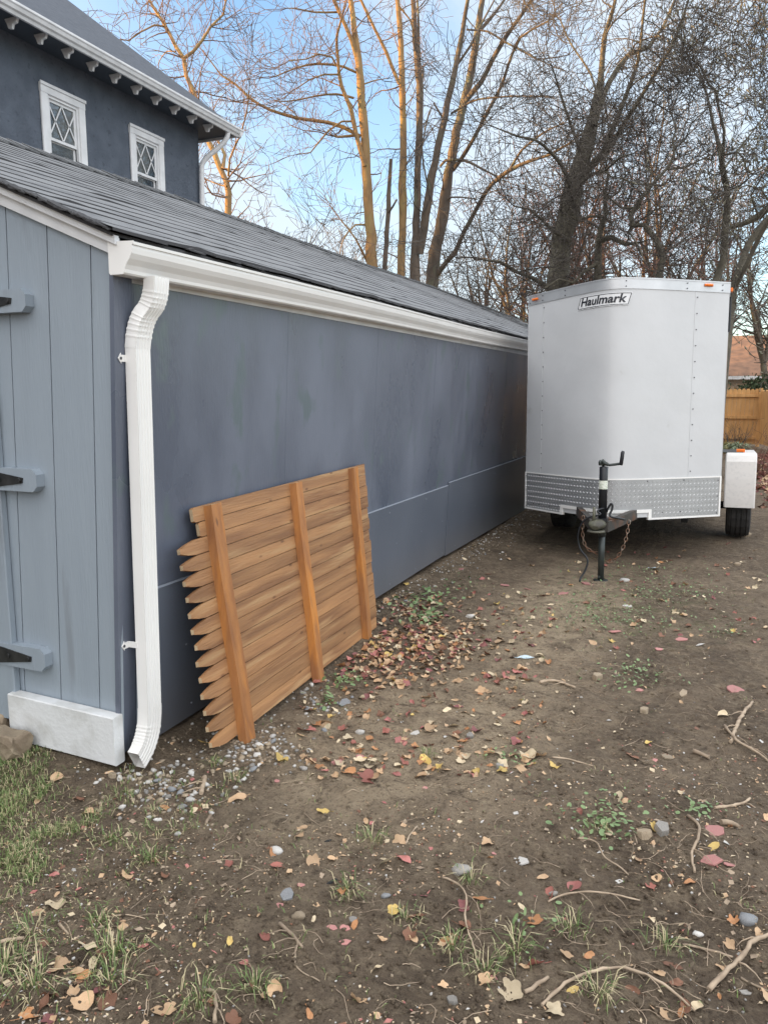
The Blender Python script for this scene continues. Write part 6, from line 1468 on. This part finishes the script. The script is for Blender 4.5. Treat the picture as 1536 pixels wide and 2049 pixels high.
for k in range(420):
    u = rb.random()
    if u < .12: px_, py_ = rb.uniform(1540, 2300), rb.uniform(1200, 2049)
    elif u < .5: px_, py_ = rb.gauss(1180, 150), rb.gauss(1230, 55)
    elif u < .75: px_, py_ = rb.uniform(0, 620), rb.uniform(1600, 2049)
    else: px_, py_ = rb.uniform(400, 1536), rb.uniform(1400, 2049)
    if py_ < 1090: continue
    sp.append(wpt(px_, py_))
blades(rb, sp, m, 4, .03, .008, .03, .5, 1.3)
tag(m.build('sparse_grass', [M['grass'], M['grass_dry']], fix=False), 'sparse grass blades dotted over the dirt', 'grass', kind='stuff')
# weeds: small broad leaves
m = MB()
def weeds(cx, cy, sx, sy, n, s):
    for _ in range(n):
        px_, py_ = rb.gauss(cx, sx), rb.gauss(cy, sy)
        if py_ < 1080: continue
        x, y = wpt(px_, py_)
        if inwall(x, y) or inpan(x, y): continue
        z = gz(x, y)+rb.uniform(.004, .035)*s/.012; a = rb.uniform(0, 6.28); r = s*rb.uniform(.5, 1.2); t1, t2 = rb.gauss(0, .35), rb.gauss(0, .35); el = rb.uniform(.5, .9)
        vs = []
        for k in range(7):
            q = 6.283*k/7; u, v = math.cos(q)*r, math.sin(q)*r*el; vs.append((x+u*math.cos(a)-v*math.sin(a), y+u*math.sin(a)+v*math.cos(a), z+u*t1+v*t2))
        m.add(vs, [tuple(range(7))])
weeds(850, 1205, 34, 12, 95, .019); weeds(855, 1240, 20, 8, 60, .018); weeds(690, 1365, 18, 9, 60, .012); weeds(1215, 1645, 40, 18, 90, .011); weeds(1390, 1625, 26, 10, 40, .009); weeds(1190, 1215, 60, 22, 420, .008)
weeds(1260, 1150, 90, 14, 240, .008); weeds(1330, 1185, 60, 12, 260, .009); weeds(1250, 1240, 60, 14, 160, .009); weeds(1270, 1355, 40, 16, 130, .010); weeds(1430, 1265, 30, 8, 60, .009); weeds(1020, 1520, 20, 10, 40, .009); weeds(930, 1170, 30, 10, 50, .012); weeds(1060, 1840, 40, 30, 20, .010); weeds(650, 1405, 14, 10, 30, .014); weeds(1200, 1610, 60, 40, 26, .008)
tag(m.build('weeds', M['weed'], fix=False), 'low green weeds and clover in patches on the dirt', 'weeds', kind='stuff')
# far planting
def spiky(x, y, s, n, mk, label, name='ornamental_grass', dry=False):
    m = MB(); r_ = random.Random(int(x*100))
    for _ in range(n):
        a = r_.uniform(0, 6.28); h = s*r_.uniform(.5, 1); l = r_.uniform(.2, 1.1); w = .012; dx, dy = math.cos(a), math.sin(a)
        P0, P1, P2 = (x+dx*.05, y+dy*.05, 0), (x+dx*h*l*.5, y+dy*h*l*.5, h*.7), (x+dx*h*l, y+dy*h*l, h*(.95-.5*l)); b = len(m.v)
        m.v += [(P0[0]-dy*w, P0[1]+dx*w, 0), (P0[0]+dy*w, P0[1]-dx*w, 0), (P1[0]+dy*w, P1[1]-dx*w, P1[2]), (P1[0]-dy*w, P1[1]+dx*w, P1[2]), P2]; m.f += [(b, b+1, b+2, b+3), (b+3, b+2, b+4)]; m.m += [0, 0]; m.sm += [False, False]
    o = m.build(name, mk, None, (x, y, 0), fix=False); o.location = (x, y, 0); tag(o, label, 'plant')
spiky(at(1490, 20.5), 20.5, .55, 220, mat('pale_blade', (.22, .27, .16), rough=.6), 'arching pale green strap leaf plant in the far bed before the fence')
spiky(at(1463, 22), 22, .45, 120, mat('yellow_blade', (.30, .27, .10), rough=.6), 'low yellowish plant close to the trailer edge in the far bed')
def brush(x, y, h, n, label, tw_, seed, P=None):
    rnd = random.Random(seed); tw = []
    for _ in range(n):
        a = rnd.uniform(0, 6.28); d = norm((math.cos(a)*.5, math.sin(a)*.5, 1)); grow(rnd, (x+rnd.gauss(0, .15), y+rnd.gauss(0, .15), 0), d, h*rnd.uniform(.6, 1), .012, 2, dict(PT, seg=.15, pk=.5, rmin=.003, lr=.8), tw)
    o = tubes_mesh('bare_shrub', tw, 3, M[tw_], None, (x, y, 0)); o.location = (x, y, 0); tag(o, label, 'shrub')
brush(at(1475, 23.5), 23.5, .8, 26, 'brown twiggy shrub in front of the far board fence', 'twig_gr', 3)
brush(at(1525, 16.0), 16.0, .7, 30, 'low reddish bare shrub at the right edge beyond the fender', 'twig_red', 5)
brush(at(1468, 28), 28, 2.5, 12, 'bare shrub showing above the far fence', 'twig_gr', 6)
m = MB(); x, y = at(1530, 27.5), 27.5
for _ in range(900):
    c = Vector((x+rb.gauss(0, .35), y+rb.gauss(0, .3), 1.75+rb.gauss(0, .16))); d = Vector((rb.gauss(0, 1), rb.gauss(0, 1), rb.gauss(0, 1))).normalized()*.06; w = d.cross(Vector((rb.random(), rb.random(), rb.random()))).normalized()*.03; m.add([c-w, c+d, c+w, c-d], [(0, 1, 2, 3)])
for k in range(8): m.tube([(x, y, 0), (x+rb.gauss(0, .1), y+rb.gauss(0, .1), .9), (x+rb.gauss(0, .3), y+rb.gauss(0, .3), 1.7)], [.02, .015, .008], 5)
o = m.build('evergreen_shrub', M['hedge'], None, (x, y, 0), fix=False); o.location = (x, y, 0); tag(o, 'dark leafy shrub showing over the far fence at right', 'shrub')
# red-brown leaf mulch bed along the right
items = []
for k in range(4200):
    x, y = rb.uniform(.7, 3.2), rb.uniform(11.5, 21.5)
    if x < .75+abs(rb.gauss(0, .25)): continue
    s = rb.uniform(.03, .06); items.append((LM['maple'][rb.randrange(5)], rb.choice([0, 1, 2, 3, 3, 2]), (x, y, gz(x, y)+rb.uniform(.0, .12)*min(1, (x-.6))), (s, s, s*1.4), (rb.gauss(0, .4), rb.gauss(0, .4), rb.uniform(0, 6))))
mesh_scatter('mulch_bed', items, [M['leaf_brown'], M['leaf_purple'], M['leaf_tan'], M['leaf_red']], 'thick red brown leaf mulch along the right of the yard beyond the trailer', 'leaf litter')
